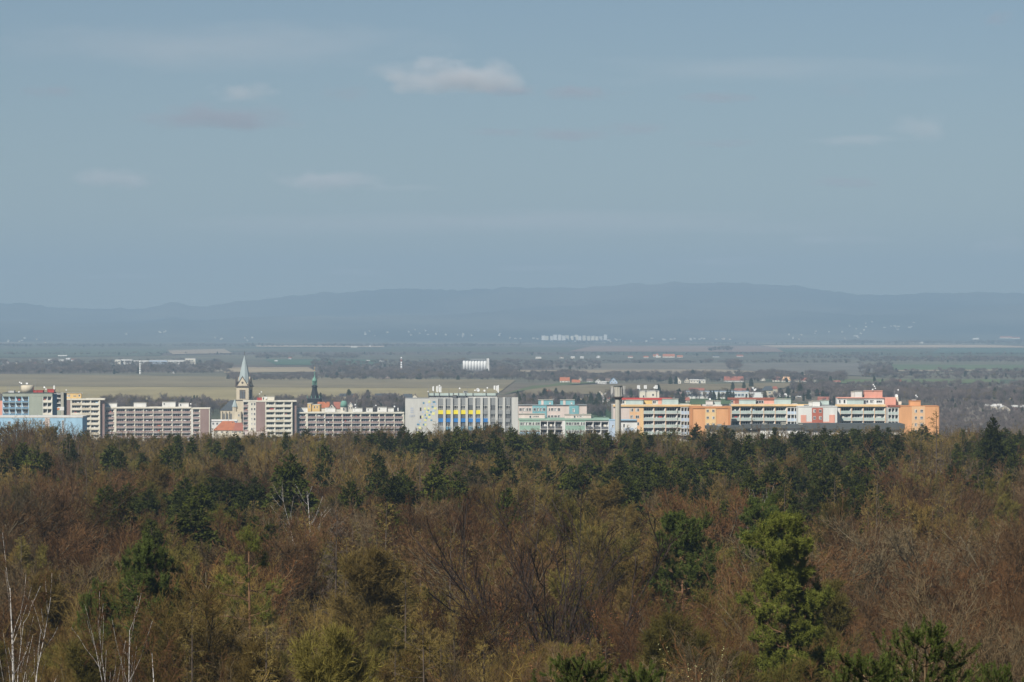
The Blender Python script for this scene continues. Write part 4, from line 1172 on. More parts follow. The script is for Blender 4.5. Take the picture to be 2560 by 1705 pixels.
# ---- second long brown block
b = tower_block('long brown-balconied block reaching to the grey office block', 742, 1010, 1030, 2213, 3)
b.core(742, 1010, 1032.5, P_BACK)
b.wall(765.8, 769, 1034, P_CREAM); b.wall(1008, 1010, 1034.5, P_CREAM)
b.loggia([(743.5, 765.6)], 1033.5, 12.3, 7, P_BROWN2, P_CREAM, P_CONC, 0.43)
b.loggia([(769.3, 791), (791, 812.6)], 1033.5, 12.3, 7, P_BROWN2, P_CREAM, P_CONC, 0.43, m_par2=P_BROWN)
b.loggia([(813, 833.5), (833.5, 856.5), (856.5, 879.5), (879.5, 902.5), (902.5, 925.5), (925.5, 948.5), (948.5, 963), (963, 986), (986, 1007.8)], 1034, 12.3, 7, P_BROWN2, P_CREAM, P_CONC, 0.43, m_par2=P_BROWN)
b.box('parapet_band', 741.5, 812.5, 1030, 1033.3, -0.2, 12.7, P_CREAM); b.box('parapet_band', 812.7, 1010.5, 1030.8, 1033.8, -0.3, 12.7, P_CREAM)
for (a, c, t) in ((743, 769, 1019.5), (813, 838, 1020), (882, 906, 1021), (916, 932, 1020.5), (944, 967, 1018.5), (970, 985, 1021)): b.hut(a, c, t, 1030, P_WHITE); b.win(a + 3, a + 6, t + 2, t + 7, 2.95, 1)
b.dish(888, 1012, 1.9); b.dish(889, 1019, 1.6); b.dish(940, 1014, 1.6); b.dish(986.5, 1016.5, 2.2); b.mast(892, 1000, 1020); b.mast(986, 1008, 1022); b.mast(936, 1012, 1022); b.panel_antenna(996, 1020, 1028)
for px, r in ((748, 0), (821, 1), (858, 1), (811, 0)): b.dish(px, 1043 + r * 12.3, 1.6, -0.3)

# ---- church
b = Bld('church', 'sandstone church with a tall pale green pointed spire', 549, 625, 2330, 12, -14, cat='church')
s_ = b.s
tw = 33.5 / s_ / 2          # half width of the tower
cx = b.x(607); cy = 4.0
def sq(z0, z1, h0, h1, m, name):
    g = Geo(); g.lathe([(h0 * math.sqrt(2), z0), (h1 * math.sqrt(2), z1)], 4, 0, 0, 0, math.pi / 4)
    return b.part(name, g.mesh(name, [m]), (cx, cy, 0))
sq(0, b.z(1001), tw, tw, P_STONE, 'tower')
sq(b.z(1001.5), b.z(999.5), tw * 1.06, tw * 1.06, P_STONE_D, 'string_course')
sq(b.z(999.4), b.z(967), tw * 0.96, tw * 0.96, P_STONE, 'belfry')
sq(b.z(967), b.z(964.5), tw * 1.12, tw * 1.12, P_STONE_D, 'cornice')
g = Geo()
g.lathe([(tw * 1.02, b.z(964.5)), (tw * 0.80, b.z(945)), (tw * 0.36, b.z(908)), (0.10, b.z(889))], 8, 0, 0, 0, math.pi / 8)
b.part('spire', g.mesh('spire', [P_COPPER_B]), (cx, cy, 0))
g = Geo(); g.lathe([(0.1, b.z(889)), (0.05, b.z(877))], 6); g.box(-0.5, 0.5, -0.04, 0.04, b.z(881), b.z(880.2)); g.lathe([(0.05, b.z(886)), (0.28, b.z(885)), (0.05, b.z(884))], 8)
b.part('cross', g.mesh('cross', [P_STONE_D]), (cx, cy, 0))
for (ax, ay, rz) in ((0, -1, 0), (-1, 0, -math.pi / 2), (1, 0, math.pi / 2)):
    gw = tw * 0.84; zt, z0 = b.z(942), b.z(964.4)
    g = Geo(); g.poly_prism([(-gw, z0), (gw, z0), (0, zt)], 0, tw * 0.9)
    o = b.part('gable', g.mesh('gable', [P_STONE]), (cx + ax * tw * 0.98, cy + ay * tw * 0.98, 0), rot=(0, 0, rz))
    g = Geo()
    for sx in (-1, 1):
        g.add([(sx * gw * 1.12, -0.15, z0), (sx * gw * 0.98, -0.15, z0), (0, -0.15, zt - 0.2), (0, -0.15, zt + 0.5), (sx * gw * 1.12, 0.3, z0), (0, 0.3, zt + 0.5), (sx * gw * 0.98, 0.02, z0), (0, 0.02, zt - 0.2)],
              [(0, 1, 2), (0, 2, 3), (0, 3, 5), (0, 5, 4), (1, 6, 7), (1, 7, 2)])
    link(bpy.data.objects.new('coping', g.mesh('coping', [P_STONE_D])), o)
    g = Geo(); g.lathe([(0.62, -0.1), (0.62, 0.12)], 16); 
    c = bpy.data.objects.new('clock_face', g.mesh('clock_face', [P_STONE_D])); c.location = (0, -0.06, b.z(956.5)); c.rotation_euler = (math.pi / 2, 0, 0); link(c, o)
    g = Geo()
    for sx in (-0.85, 0.85):
        g.box(sx - 0.6, sx + 0.6, -0.1, 0.1, b.z(996), b.z(979)); g.poly_prism([(sx - 0.6, b.z(979)), (sx + 0.6, b.z(979)), (sx, b.z(975.5))], -0.1, 0.1)
    link(bpy.data.objects.new('belfry_window', g.mesh('belfry_window', [P_GREY_D])), o)
    g = Geo(); g.box(-1.75, -1.5, -0.14, 0.1, b.z(997), b.z(976)); g.box(1.5, 1.75, -0.14, 0.1, b.z(997), b.z(976)); g.box(-1.75, 1.75, -0.14, 0.1, b.z(976), b.z(974.8)); g.box(-0.2, 0.2, -0.14, 0.1, b.z(997), b.z(976))
    link(bpy.data.objects.new('window_surround', g.mesh('window_surround', [P_STONE_D])), o)
for sx in (-1, 1):
    g = Geo(); g.lathe([(0.55, 0), (0.5, 3.0), (0.05, 6.4)], 6)
    b.part('pinnacle', g.mesh('pinnacle', [P_STONE_D]), (cx + sx * tw * 1.0, cy - tw * 1.0, b.z(965)))
# nave, apse and stair turret
n0, n1 = b.x(546), cx - tw * 0.6
g = Geo(); ridge, eave = b.z(1001), b.z(1026)
g.add([(n0, 0, eave), (n1, 0, eave), (n1, 14, eave), (n0, 14, eave), (n0 + 4.5, 7, ridge), (n1, 7, ridge)], [(0, 1, 5), (0, 5, 4), (2, 3, 4), (2, 4, 5), (3, 0, 4), (1, 2, 5)])
b.mesh('nave_roof', g, [P_ROOF_S], loc=(0, 1, 0))
b.part('nave_wall', unit_box(P_STONE), (n0 + 0.4, 1.4, 0), (n1 - n0 - 0.6, 13, eave - 0.02))
for k in range(6):
    xx = n0 + 1.2 + k * 2.2
    b.part('buttress', unit_box(P_STONE), (xx, 0.5, 0), (0.55, 0.95, eave - 0.6))
    if k < 5:
        g = Geo(); g.box(0, 0.9, 0, 0.1, 0, 3.6); g.poly_prism([(0, 3.6), (0.9, 3.6), (0.45, 4.5)], 0, 0.1)
        b.part('lancet_window', g.mesh('lancet_window', [P_GREY_D]), (xx + 1.0, 1.32, eave - 6.0))
g = Geo(); g.lathe([(1.5, 0), (1.5, b.z(1017))], 8); b.mesh('stair_turret', g, [P_STONE], loc=(b.x(587), 0, 0))
g = Geo(); g.lathe([(1.85, b.z(1017)), (1.1, b.z(1008)), (0.06, b.z(998))], 8); b.mesh('turret_roof', g, [P_COPPER_B], loc=(b.x(587), 0, 0))
b.box('porch', 585, 606, 1029, None, -2.5, 1.3, P_STONE); b.win(599, 603, 1035, 1041, -2.6, 1)
b.box('parish_wing', 588, 612, 1047, None, -5.5, -2.6, P_BEIGE); b.grid([(591, 594), (600, 603)], [(1051, 1056)], 1, y=-5.6)

# ---- low houses in front of the church
def house(name, label, px, pyb, w, hw, hr, orient, wm, rm, D=None, dep=9.0, group=None, wins=2, hip=0.0, cat='house', yaw=0.0, chim=True):
    """Pitched-roof house; w, wall and roof heights in photograph pixels; orient 'g' shows its gable, 'e' its eaves."""
    if D is None:
        x_, y_, z_ = hit(px, pyb)
    else:
        y_ = D
    b = Bld(name, label, px - w / 2, px + w / 2, y_, dep, yaw, cat, group)
    # the base row fixes the eaves; the foot is carried down to the ground
    z1 = ZC - (pyb - hw - HY) / b.s - b.zg; z2 = z1 + hr / b.s; hwid = w / 2 / b.s
    b.part('wall', unit_box(wm), (-hwid, 0, -0.5), (2 * hwid, dep, z1 + 0.5))
    ov = 0.35; g = Geo()
    if orient == 'g':
        g.poly_prism([(-hwid, z1), (hwid, z1), (0, z2 - 0.25)], 0.0, 0.2); b.mesh('gable', g, [wm])
        g = Geo()
        g.poly_prism([(-hwid - ov, z1 - 0.2), (-hwid - ov + 0.25, z1 - 0.25), (0, z2 - 0.25), (0, z2)], -ov, dep + ov); g.poly_prism([(0, z2 - 0.25), (hwid + ov - 0.25, z1 - 0.25), (hwid + ov, z1 - 0.2), (0, z2)], -ov, dep + ov)
        b.mesh('roof', g, [rm])
    else:
        hp = hip * hwid * 2
        a, c = -hwid - ov, hwid + ov
        g.add([(a, -ov, z1), (c, -ov, z1), (c, dep + ov, z1), (a, dep + ov, z1), (a + hp, dep / 2, z2), (c - hp, dep / 2, z2)], [(0, 1, 5), (0, 5, 4), (2, 3, 4), (2, 4, 5), (3, 0, 4), (1, 2, 5), (0, 3, 2), (0, 2, 1)])
        b.mesh('roof', g, [rm])
    if chim:
        g = Geo(); g.box(-0.3, 0.3, -0.3, 0.3, 0, 1.6)
        b.part('chimney', g.mesh('chimney', [P_ROOF_B]), (hwid * 0.35, dep * 0.42, z1 + (z2 - z1) * 0.62))
    hh = min(hw / b.s, 2.9)
    for k in range(wins):
        xx = -hwid + (k + 0.5) * 2 * hwid / wins
        ww = min(1.3, hwid / wins)
        b.part('window', unit_window(2, 3), (xx - ww / 2, -0.07, z1 - hh * 0.75), (ww, 0.16, hh * 0.5))
    if orient == 'g' and hr / b.s > 2.5:
        b.part('window', unit_window(1, 0), (-0.5, -0.07, z1 + (z2 - z1) * 0.2), (1.0, 0.16, 1.0))
    return b

h = house('house', 'wide terracotta-roofed house below the church', 568, 1084, 68, 8, 23, 'e', P_CREAM, P_ROOF_T, 2280, 11, hip=0.32, wins=5)
house('house', 'smaller dark terracotta roof right of the wide one below the church', 600, 1084, 30, 7, 20, 'e', P_BEIGE, P_ROOF_R, 2272, 10, hip=0.1, wins=3)
house('house', 'white flat-roofed house between the long brown block and the church', 548, 1075, 40, 22, 4, 'e', P_WHITE, P_CONC, 2300, 9, wins=4, chim=False)
house('house', 'small white house beside the church porch', 575, 1062, 32, 9, 4, 'e', P_BLUE_P, P_CONC, 2302, 7, wins=3, chim=False)

# ---- town hall tower and old roofs
b = Bld('town_hall_tower', 'dark baroque tower with a green copper onion dome and gilded finial', 765, 800, 2400, 9, -8, cat='tower')
cx, cy, S = b.x(783), 4.5, b.s
def lat(name, prof, m, sides=8, smooth=False):
    g = Geo(); g.lathe([(r / S, b.z(py)) for r, py in prof], sides, 0, 0, 0, math.pi / 8)
    b.part(name, g.mesh(name, [m], smooth), (cx, cy, 0))
g = Geo(); hw = 15.5 / S; g.lathe([(hw * 1.414, 0), (hw * 1.414, b.z(997))], 4, 0, 0, 0, math.pi / 4); b.part('tower', g.mesh('tower', [P_BLACK]), (cx, cy, 0))
g = Geo(); g.lathe([(hw * 1.414 * 1.08, b.z(997)), (hw * 1.414 * 1.08, b.z(995.5))], 4, 0, 0, 0, math.pi / 4); b.part('gallery', g.mesh('gallery', [P_ROOF_S]), (cx, cy, 0))
for sx in (-1, -0.33, 0.33, 1):
    g = Geo(); g.lathe([(0.25, 0), (0.2, 0.9), (0.02, 1.9)], 6); b.part('gallery_urn', g.mesh('gallery_urn', [P_COPPER]), (cx + sx * hw, cy - hw, b.z(995.5)))
lat('steep_roof', [(11, 995.5), (9, 985), (7, 977), (6, 969.5)], P_BLACK)
lat('lantern_cornice', [(6.5, 969.5), (7.6, 967), (7.2, 965), (5, 963)], P_BLACK)
lat('lantern', [(4.8, 963), (4.8, 954)], P_BLACK)
for k in range(8):
    a = math.pi / 8 + k * math.pi / 4
    g = Geo(); g.lathe([(0.22, 0), (0.22, (963 - 954) / S)], 5); b.part('lantern_post', g.mesh('lantern_post', [P_COPPER]), (cx + 5.3 / S * math.cos(a), cy + 5.3 / S * math.sin(a), b.z(963)))
lat('copper_dome', [(6, 954), (6.4, 951.5), (5.4, 948.5), (3, 945), (1.4, 941), (0.8, 936), (0.5, 928)], P_COPPER, 12, True)
g = Geo(); g.lathe([(0.02, 0), (0.35, 0.35), (0.02, 0.7)], 8); g.lathe([(0.07, 0.7), (0.04, 3.0)], 5); g.box(-0.5, 0.5, -0.05, 0.05, 1.9, 2.1)
b.part('gilded_finial', g.mesh('gilded_finial', [P_OCHRE]), (cx, cy, b.z(928)))
b = Bld('town_house', 'ochre baroque house front under the dark tower', 768, 799, 2330, 9, -5, cat='house', group='old town roofs')
b.core(768.5, 778, 1009, P_OCHRE, 0); b.core(779, 799, 1012, P_OCHRE, 0.8)
b.win(772, 775, 1012.5, 1020, -0.06, 1); b.win(784, 787, 1015, 1021, 0.74, 1); b.win(791, 794, 1015, 1021, 0.74, 1); b.box('cornice', 767.8, 778.6, 1007.8, 1009, -0.2, 9.2, P_CREAM); b.box('cornice', 778.8, 799.6, 1011, 1012, 0.6, 9.2, P_CREAM)
house('town_house', 'long terracotta roof right of the dark tower', 808, 1031, 30, 11, 15, 'e', P_CREAM, P_ROOF_T, 2345, 10, group='old town roofs', hip=0.05, cat='house')
house('town_house', 'cream curved gable between two red roofs', 829, 1031, 20, 10, 12, 'g', P_CREAM, P_ROOF_B, 2300, 9, group='old town roofs', cat='house', wins=2)
house('town_house', 'broad red-brown roof beside the green copper roof', 846, 1031, 32, 9, 17, 'e', P_CREAM, P_ROOF_R, 2340, 11, group='old town roofs', hip=0.12, cat='house')
b = Bld('chapel', 'small chapel with a rounded green copper roof', 850, 868, 2325, 6, 0, cat='chapel')
g = Geo(); g.lathe([(2.1, 0), (2.1, b.z(1018))], 12); b.mesh('wall', g, [P_CREAM], loc=(0, 3, 0))
g = Geo(); g.lathe([(2.25, b.z(1018)), (2.1, b.z(1010)), (1.7, b.z(1004.5)), (0.8, b.z(1002))], 14); b.mesh('copper_roof', g, [P_COPPER], True, loc=(0, 3, 0))
g = Geo(); g.box(-0.4, 0.4, -0.1, 0.1, 0, 1.6); b.mesh('window', g, [P_GREY_D], loc=(0, 0.9, b.z(1026)))
house('town_house', 'cream house with a pale tall gable behind the white roof huts', 876, 1031, 10, 17, 9, 'g', P_CREAM, P_CONC, 2360, 8, group='old town roofs', cat='house', wins=2)

# ---- grey office block with yellow and blue panels
b = Bld('office_block', 'pale grey office block with ribs and yellow and blue panels', 1013, 1295, 1680, 15, 0, cat='building')
b.core(1013, 1295, 995.5, P_GREY_M, 0.7)
b.wall(1013, 1095.4, 996.8, P_GREY, None, 0.0, 0.69); b.wall(1280, 1295.3, 993.2, P_GREY, None, -0.5, 0.69)
for k in range(10):
    x0 = 1095.6 + 18.62 * k; x1 = x0 + 12.2; tp = 996 - 0.3 * k
    if k < 9: b.box('pier', x1 + 0.1, x0 + 18.5, tp - 0.8, None, -0.35, 0.69, P_GREY)
    b.box('spandrel_panel', x0, x1, tp, 1013, 0.3, 0.69, P_GREY_M)
    rows = [(1013.4, 1025.2), (1035.6, 1045.6), (1055.4, 1066.2), (1076.4, 1086)]
    spans = [(1025.4, 1035.4), (1045.8, 1055.2), (1066.4, 1076.2), (1086.2, 1095)]
    cl = [P_YEL if k <= 5 else P_GREY_M, P_BLUE if k <= 6 else P_GREY_M, P_BLUE_S if k in (1, 3, 4, 5, 6, 7) else P_GREY_M, P_YEL if k in (3, 5, 6, 8) else P_GREY_M]
    blank = [(k in (4, 7)), (k in (0, 1, 2, 3, 9)), (k in (2, 3)), (k in (1,))]
    for (a, c), m_ in zip(spans, cl): b.box('spandrel_panel', x0, x1, a, c, 0.1, 0.69, m_)
    for (a, c), bl in zip(rows, blank):
        b.win(x0, x1, a, c, 0.32, 3, 3, P_GREY if not bl else P_GREY_M) if not bl else b.box('grey_blind', x0, x1, a, c, 0.36, 0.69, P_GREY_D)
    b.box('base_panel', x0, x1, 1095.2, None, 0.2, 0.69, P_GREY_M)
b.win(1049.6, 1053.3, 1018.6, 1027.4, -0.05, 1, 0, P_GREY_D); b.win(1049.6, 1053.3, 1038.8, 1046.8, -0.05, 1, 0, P_GREY_D)
TILES = [(1059, 1007.5, 4, 5, 'd'), (1073.5, 1004.5, 5, 5, 'y'), (1085, 1005, 7, 4.5, 'd'), (1068, 1012, 4, 4, 'l'), (1080, 1010, 4, 4, 'l'), (1089, 1009.5, 4, 4, 'l'), (1081.5, 1017, 5, 4.5, 'd'), (1062.5, 1021.5, 5, 5, 'y'), (1072, 1021.5, 4, 5, 'y'), (1088, 1021, 7, 5, 'y'),
         (1070.5, 1025.5, 4.5, 4, 'd'), (1084, 1025.5, 5, 4, 'l'), (1067.5, 1029.5, 4.5, 4.5, 'y'), (1077.5, 1030, 4, 4.5, 'd'), (1083.5, 1034, 7, 6, 'y'), (1063, 1037.5, 3.5, 4, 'd'), (1067.5, 1037.5, 4, 4.5, 'y'), (1073.5, 1037.5, 4.5, 4.5, 'd'), (1056, 1042, 3.5, 5, 'y'), (1073.5, 1042.5, 6, 4.5, 'y'),
         (1066, 1045.5, 4.5, 4, 'd'), (1063.5, 1050, 5.5, 5.5, 'y'), (1078.5, 1050.5, 4.5, 4, 'd'), (1050, 1053.5, 5, 4, 'l'), (1045.5, 1061, 6.5, 4.5, 'd'), (1059, 1061.5, 4, 4.5, 'd'), (1063.5, 1061.5, 4.5, 5, 'y'), (1049.5, 1069.5, 6, 6, 'y'), (1041, 1074, 5, 5, 'l'), (1044, 1083, 6, 8, 'y'), (1062, 1056, 4, 4, 'l'), (1057, 1030, 4, 4, 'l')]
for (x_, y_, w_, h_, c_) in TILES:
    b.box('coloured_tile', x_ - w_ / 2, x_ + w_ / 2, y_ - h_ / 2, y_ + h_ / 2, -0.05, 0.03, {'y': P_YEL_P, 'd': P_BLUE_S, 'l': P_BLUE_P}[c_])
P_SIGN = paint('faded_blue_lettering', (0.40, 0.45, 0.55))
cu = bpy.data.curves.new('sign_text', 'FONT'); cu.body = 'DKP'; cu.size = 7.4 / b.s; cu.extrude = 0.03; cu.align_x = 'CENTER'; cu.space_character = 1.0
cu.materials.append(P_SIGN)
_t = bpy.data.objects.new('text', cu); _m = bpy.data.meshes.new_from_object(_t); bpy.data.objects.remove(_t)
o = bpy.data.objects.new('faded_lettering', _m); o.location = (b.x(1030.5), -0.05, b.z(1042.5)); o.rotation_euler = (math.pi / 2, 0, 0); link(o, b.root)
for (dx, dy) in ((-2, 0), (2, 0), (-2, 5), (2, 5), (-2, 10), (2, 10)):
    b.box('emblem_square', 1030 + dx - 1.4, 1030 + dx + 1.4, 1019 + dy, 1022 + dy, -0.03, 0.03, P_SIGN)
b.box('roof_screen', 1070, 1242, 983, 989.3, 2, 2.3, P_GREEN_B); b.box('roof_recess', 1072, 1241, 989.3, 995.4, 2.3, 12, P_GREY_D); b.box('parapet_band', 1072, 1130, 994.2, 996, 0.8, 1.2, P_CONC); b.box('parapet_band', 1171, 1242, 992, 994.3, 0.8, 1.2, P_CONC)
for px in (1071, 1085, 1098, 1122, 1133, 1146, 1164, 1182, 1215, 1240): b.box('screen_post', px - 0.8, px + 0.8, 982, 996, 1.7, 2.0, P_GREY_D)
for px, t in ((1071, 964), (1085, 966), (1122, 965), (1146, 966), (1169, 962), (1216, 968), (1237, 963)): b.mast(px, t, 983, 0.07, 3)
for px, t, bt in ((1083.5, 966, 978), (1093, 965, 981), (1099, 963, 981), (1102, 966, 981), (1237, 964, 975), (1243, 964, 978), (1246, 963, 982)): b.panel_antenna(px, t, bt, 2.6, 0.4)
b.dish(1195, 975, 5.0, 2.5, 0.5); b.dish(1211, 977, 2.6, 2.5); b.dish(1160, 980, 2.2); b.dish(1149, 971, 2.0, 2.5); b.dish(1098.5, 964, 2.0, 2.2); b.dish(1187, 976, 2.0, 2.6); b.dish(1218, 970, 2.0); b.dish(1070, 979, 1.6)
b.hut(1132, 1141, 988, 995.4, P_GREY_D, 1.2, 2.0); b.hut(1159, 1167, 978, 990, P_GREY_M, 2.5, 5)

# ---- pink and teal block behind, sage green block in front
b = Bld('school_block', 'pastel pink and teal block with two teal roof huts', 1295, 1467, 1530, 13, 0, group='blocks of flats in the town')
b.core(1296, 1467, 1013.4, P_PINK, 0.3)
for (a, c) in ((1331, 1366.5), (1423, 1447)): b.wall(a, c, 1013.6, P_TEAL, None, 0.05, 0.29)
b.box('parapet_band', 1295.5, 1467.5, 1012.2, 1013.4, -0.05, 13.1, P_GREY_M)
for py in (1019.5, 1037.5, 1055.5):
    for k in range(4): b.win(1298 + 7.8 * k, 1304.5 + 7.8 * k, py, py + 8.5, 0.22, 2)
    for k in range(4): b.win(1333.5 + 8 * k, 1339.5 + 8 * k, py, py + 8.5, -0.04, 2)
    for k in range(4): b.win(1369 + 8.3 * k, 1375.5 + 8.3 * k, py, py + 8.5, 0.22, 2)
    b.win(1431, 1437, py + 2, py + 11, -0.04, 2); b.win(1456, 1460, py + 14, py + 18, 0.22, 1)
for (a, c) in ((1346, 1383), (1401, 1437)):
    b.hut(a, c, 1000.5, 1012.1, P_TEAL, 2, 8); b.box('roof_hut_panel', a + 7, a + 13, 1001.5, 1012, 1.9, 1.99, P_PINK); b.win(c - 10, c - 6, 1005, 1011, 1.9, 1)
b.mast(1309, 1010, 1024); b.mast(1384, 995, 1008)
b = Bld('panel_block', 'sage green block with open loggias in front of the pastel one', 1297, 1523, 1378, 13, 0, group='blocks of flats in the town')
b.core(1297, 1523, 1049, P_BACK)
b.wall(1297, 1350.5, 1051, P_GREEN); b.wall(1406.3, 1413, 1049, P_WHITE); b.wall(1413.2, 1463, 1052, P_GREEN); b.wall(1297, 1298.5, 1051, P_CREAM, None, -0.05, -0.01)
b.box('parapet_band', 1296.5, 1523.5, 1046, 1051, -0.15, 13.1, P_GREEN)
for py in (1055, 1075):
    for k in range(7): b.win(1300.5 + 7.1 * k, 1306.8 + 7.1 * k, py, py + 8.6, -0.06, 2)
    for k in range(7): b.win(1415 + 6.8 * k, 1421 + 6.8 * k, py, py + 8.6, -0.06, 2)
    b.box('blue_band', 1299, 1350.3, py + 25.5, py + 33, -0.1, -0.01, P_BLUE_L)
b.loggia([(1351, 1369), (1369, 1387.5), (1387.5, 1406)], 1053, 19.8, 3, P_GREY_D, P_WHITE, P_CONC, 0.36); b.loggia([(1463.5, 1483), (1483, 1502.5), (1502.5, 1521.5)], 1054, 19.8, 3, P_GREY_D, P_WHITE, P_CONC, 0.36)
b.hut(1297, 1362, 1036, 1046, P_PINK, 2, 9); b.hut(1412, 1478, 1037.5, 1046, P_PINK, 2, 9)
for a in (1326, 1437): b.win(a - 2.5, a + 2, 1039, 1045.5, 1.94, 1, 0); [b.win(a + 6 + 4 * k, a + 8.6 + 4 * k, 1039.5, 1043.5, 1.94, 1) for k in range(4)]
b.mast(1483, 1037, 1046); b.mast(1306, 1030, 1037); b.mast(1425, 1028, 1038); b.mast(1512, 1040, 1046)
b = Bld('panel_block', 'pale blue and white end block behind the concrete mast', 1523, 1593, 1368, 12, 0, group='blocks of flats in the town')
b.core(1523.4, 1545, 1051, P_BLUE_P, 0); b.core(1546, 1593, 1052, P_WHITE, 0.6)
b.box('blue_panel', 1562, 1584, 1070, None, 0.5, 0.58, P_BLUE_P); b.box('parapet_band', 1523.2, 1593.5, 1050, 1051, -0.1, 12.1, P_BLUE_L)
b.win(1558, 1562, 1059, 1069, 0.52, 1, 0); b.win(1585, 1589, 1075, 1084, 0.52, 1); b.win(1530, 1535, 1062, 1069, -0.06, 2)

# ---- concrete mast with antennas
b = Bld('concrete_mast', 'weathered concrete column with an antenna-ringed head', 1533, 1557, 1335, 3, 0, cat='mast')
S = b.s
def ring(name, prof, m, sides=12):
    g = Geo(); g.lathe([(r / S, b.z(py) if py else 0) for r, py in prof], sides); return b.part(name, g.mesh(name, [m]), (b.x(1545.5), 1.5, 0))
ring('shaft', [(8.0, None), (7.2, 998)], P_CONC_D, 10)
ring('flare', [(7.2, 998), (11.5, 994), (13.5, 993.5), (13.5, 991.5)], P_STONE_D)
ring('head', [(10, 991.5), (9.6, 967)], P_CONC_D, 10)
ring('head_cap', [(10.5, 967), (10.5, 964.5)], P_ROOF_G)
g = Geo()
for k in range(24):
    zz = 1.0 + k * 1.05
    if zz < b.z(998): g.box(-0.25, 0.25, -0.03, 0.03, zz, zz + 0.05)
g.box(-0.28, -0.23, -0.03, 0.03, 0.5, b.z(996)); g.box(0.23, 0.28, -0.03, 0.03, 0.5, b.z(996))
b.mesh('ladder', g, [P_STONE_D], loc=(b.x(1549.5), 0.25, 0))
for k in range(8):
    a = (k % 4) * 0.42 - 0.63 + (math.pi if k > 3 else 0)
    g = Geo(); g.box(-0.16, 0.16, -0.1, 0.1, 0, 2.3); g.lathe([(0.05, -1.0), (0.05, 2.6)], 5, 1)
    b.part('panel_antenna', g.mesh('panel_antenna', [P_GREY, P_METAL]), (b.x(1545.5) + 17.5 / S * math.cos(a), 1.5 + 17.5 / S * math.sin(a), b.z(986) + 0.5 * (k % 2)), rot=(0, 0, a + math.pi / 2))
    g = Geo(); g.box(0, 9 / S, -0.04, 0.04, -0.04, 0.04)
    b.part('antenna_arm', g.mesh('antenna_arm', [P_METAL]), (b.x(1545.5) + 9 / S * math.cos(a), 1.5 + 9 / S * math.sin(a), b.z(988)), rot=(0, 0, a))
for k in range(10):
    a = k * 0.63
    g = Geo(); g.box(-0.05, 0.05, -0.05, 0.05, 0, (991 - 968) / S); b.part('head_rib', g.mesh('head_rib', [P_CONC]), (b.x(1545.5) + 10.3 / S * math.cos(a), 1.5 + 10.3 / S * math.sin(a), b.z(991)))

# ---- peach block with pale green balconies
ST = 17.35
b = Bld('panel_block', 'peach block with pale green balconies behind the concrete mast', 1531, 1727, 1600, 12.5, 2, group='blocks of flats in the town')
b.core(1533, 1727, 1012.5, P_BACK)
b.wall(1533, 1574, 1015, P_PINK); b.wall(1574.1, 1601, 1015, P_PEACH); b.wall(1601.1, 1608, 1015, P_ORANGE_Y)
b.grid([(1575.5, 1583), (1588.5, 1598)], [(1020.5 + ST * k, 1029 + ST * k) for k in range(4)], 2)
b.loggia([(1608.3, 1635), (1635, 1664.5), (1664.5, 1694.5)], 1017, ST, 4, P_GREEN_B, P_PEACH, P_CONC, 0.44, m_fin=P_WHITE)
b.loggia([(1694.5, 1702.5)], 1017, ST, 4, P_GREEN_B, P_WHITE, P_CONC, 0.44, panes=2); b.loggia([(1702.5, 1710.5), (1710.5, 1718), (1718, 1725.5)], 1019, ST, 4, P_BLUE_P, P_WHITE, P_CONC, 0.5, panes=2, proud=0.5)
b.box('parapet_band', 1532, 1752, 1011.5, 1016.5, -0.55, -0.02, P_ORANGE_Y); b.box('roof_slab', 1532, 1727.5, 1011, 1012.4, -0.02, 12.6, P_CONC)
b.box('setback_storey', 1563, 1697, 1000, 1010.9, 4, 11, P_CREAM); b.box('setback_roof', 1558, 1682, 995.5, 999.9, 3.6, 11.4, P_RED)
b.hut(1566, 1609, 1000.5, 1010.9, P_GREEN_B, 2, 3.9); b.hut(1657, 1697, 998, 1010.9, P_GREEN_B, 2, 3.9); b.win(1633, 1642, 1002, 1009, 3.9, 2, 0); b.win(1557, 1562, 1001, 1010, 3.9, 1, 0); b.box('ochre_panel', 1611, 1632, 1001.5, 1010.8, 3.85, 3.99, P_OCHRE); b.box('pink_panel', 1647, 1656, 1001, 1010.8, 3.85, 3.99, P_SALMON)
b.mast(1645, 1000, 1012)
b = Bld('exchange_building', 'cream cube building with three antenna masts on its roof', 1600, 1648, 1900, 10, 0)
b.core(1600, 1648, 978.5, P_CREAM, 0); b.box('parapet_band', 1599.5, 1648.5, 977.5, 978.5, -0.1, 10.1, P_WHITE); b.win(1607, 1611, 988, 994, -0.05, 1); b.win(1630, 1635, 984, 990, -0.05, 2)
for px in (1597, 1614, 1641): b.mast(px, 962, 992, 0.12, -0.3); b.panel_antenna(px - 1.6, 963, 972, -0.4, 0.5); b.panel_antenna(px + 1.6, 963, 972, -0.4, 0.5)
b.dish(1636, 969, 2.6, -0.5); b.dish(1599.5, 972, 2, -0.6)

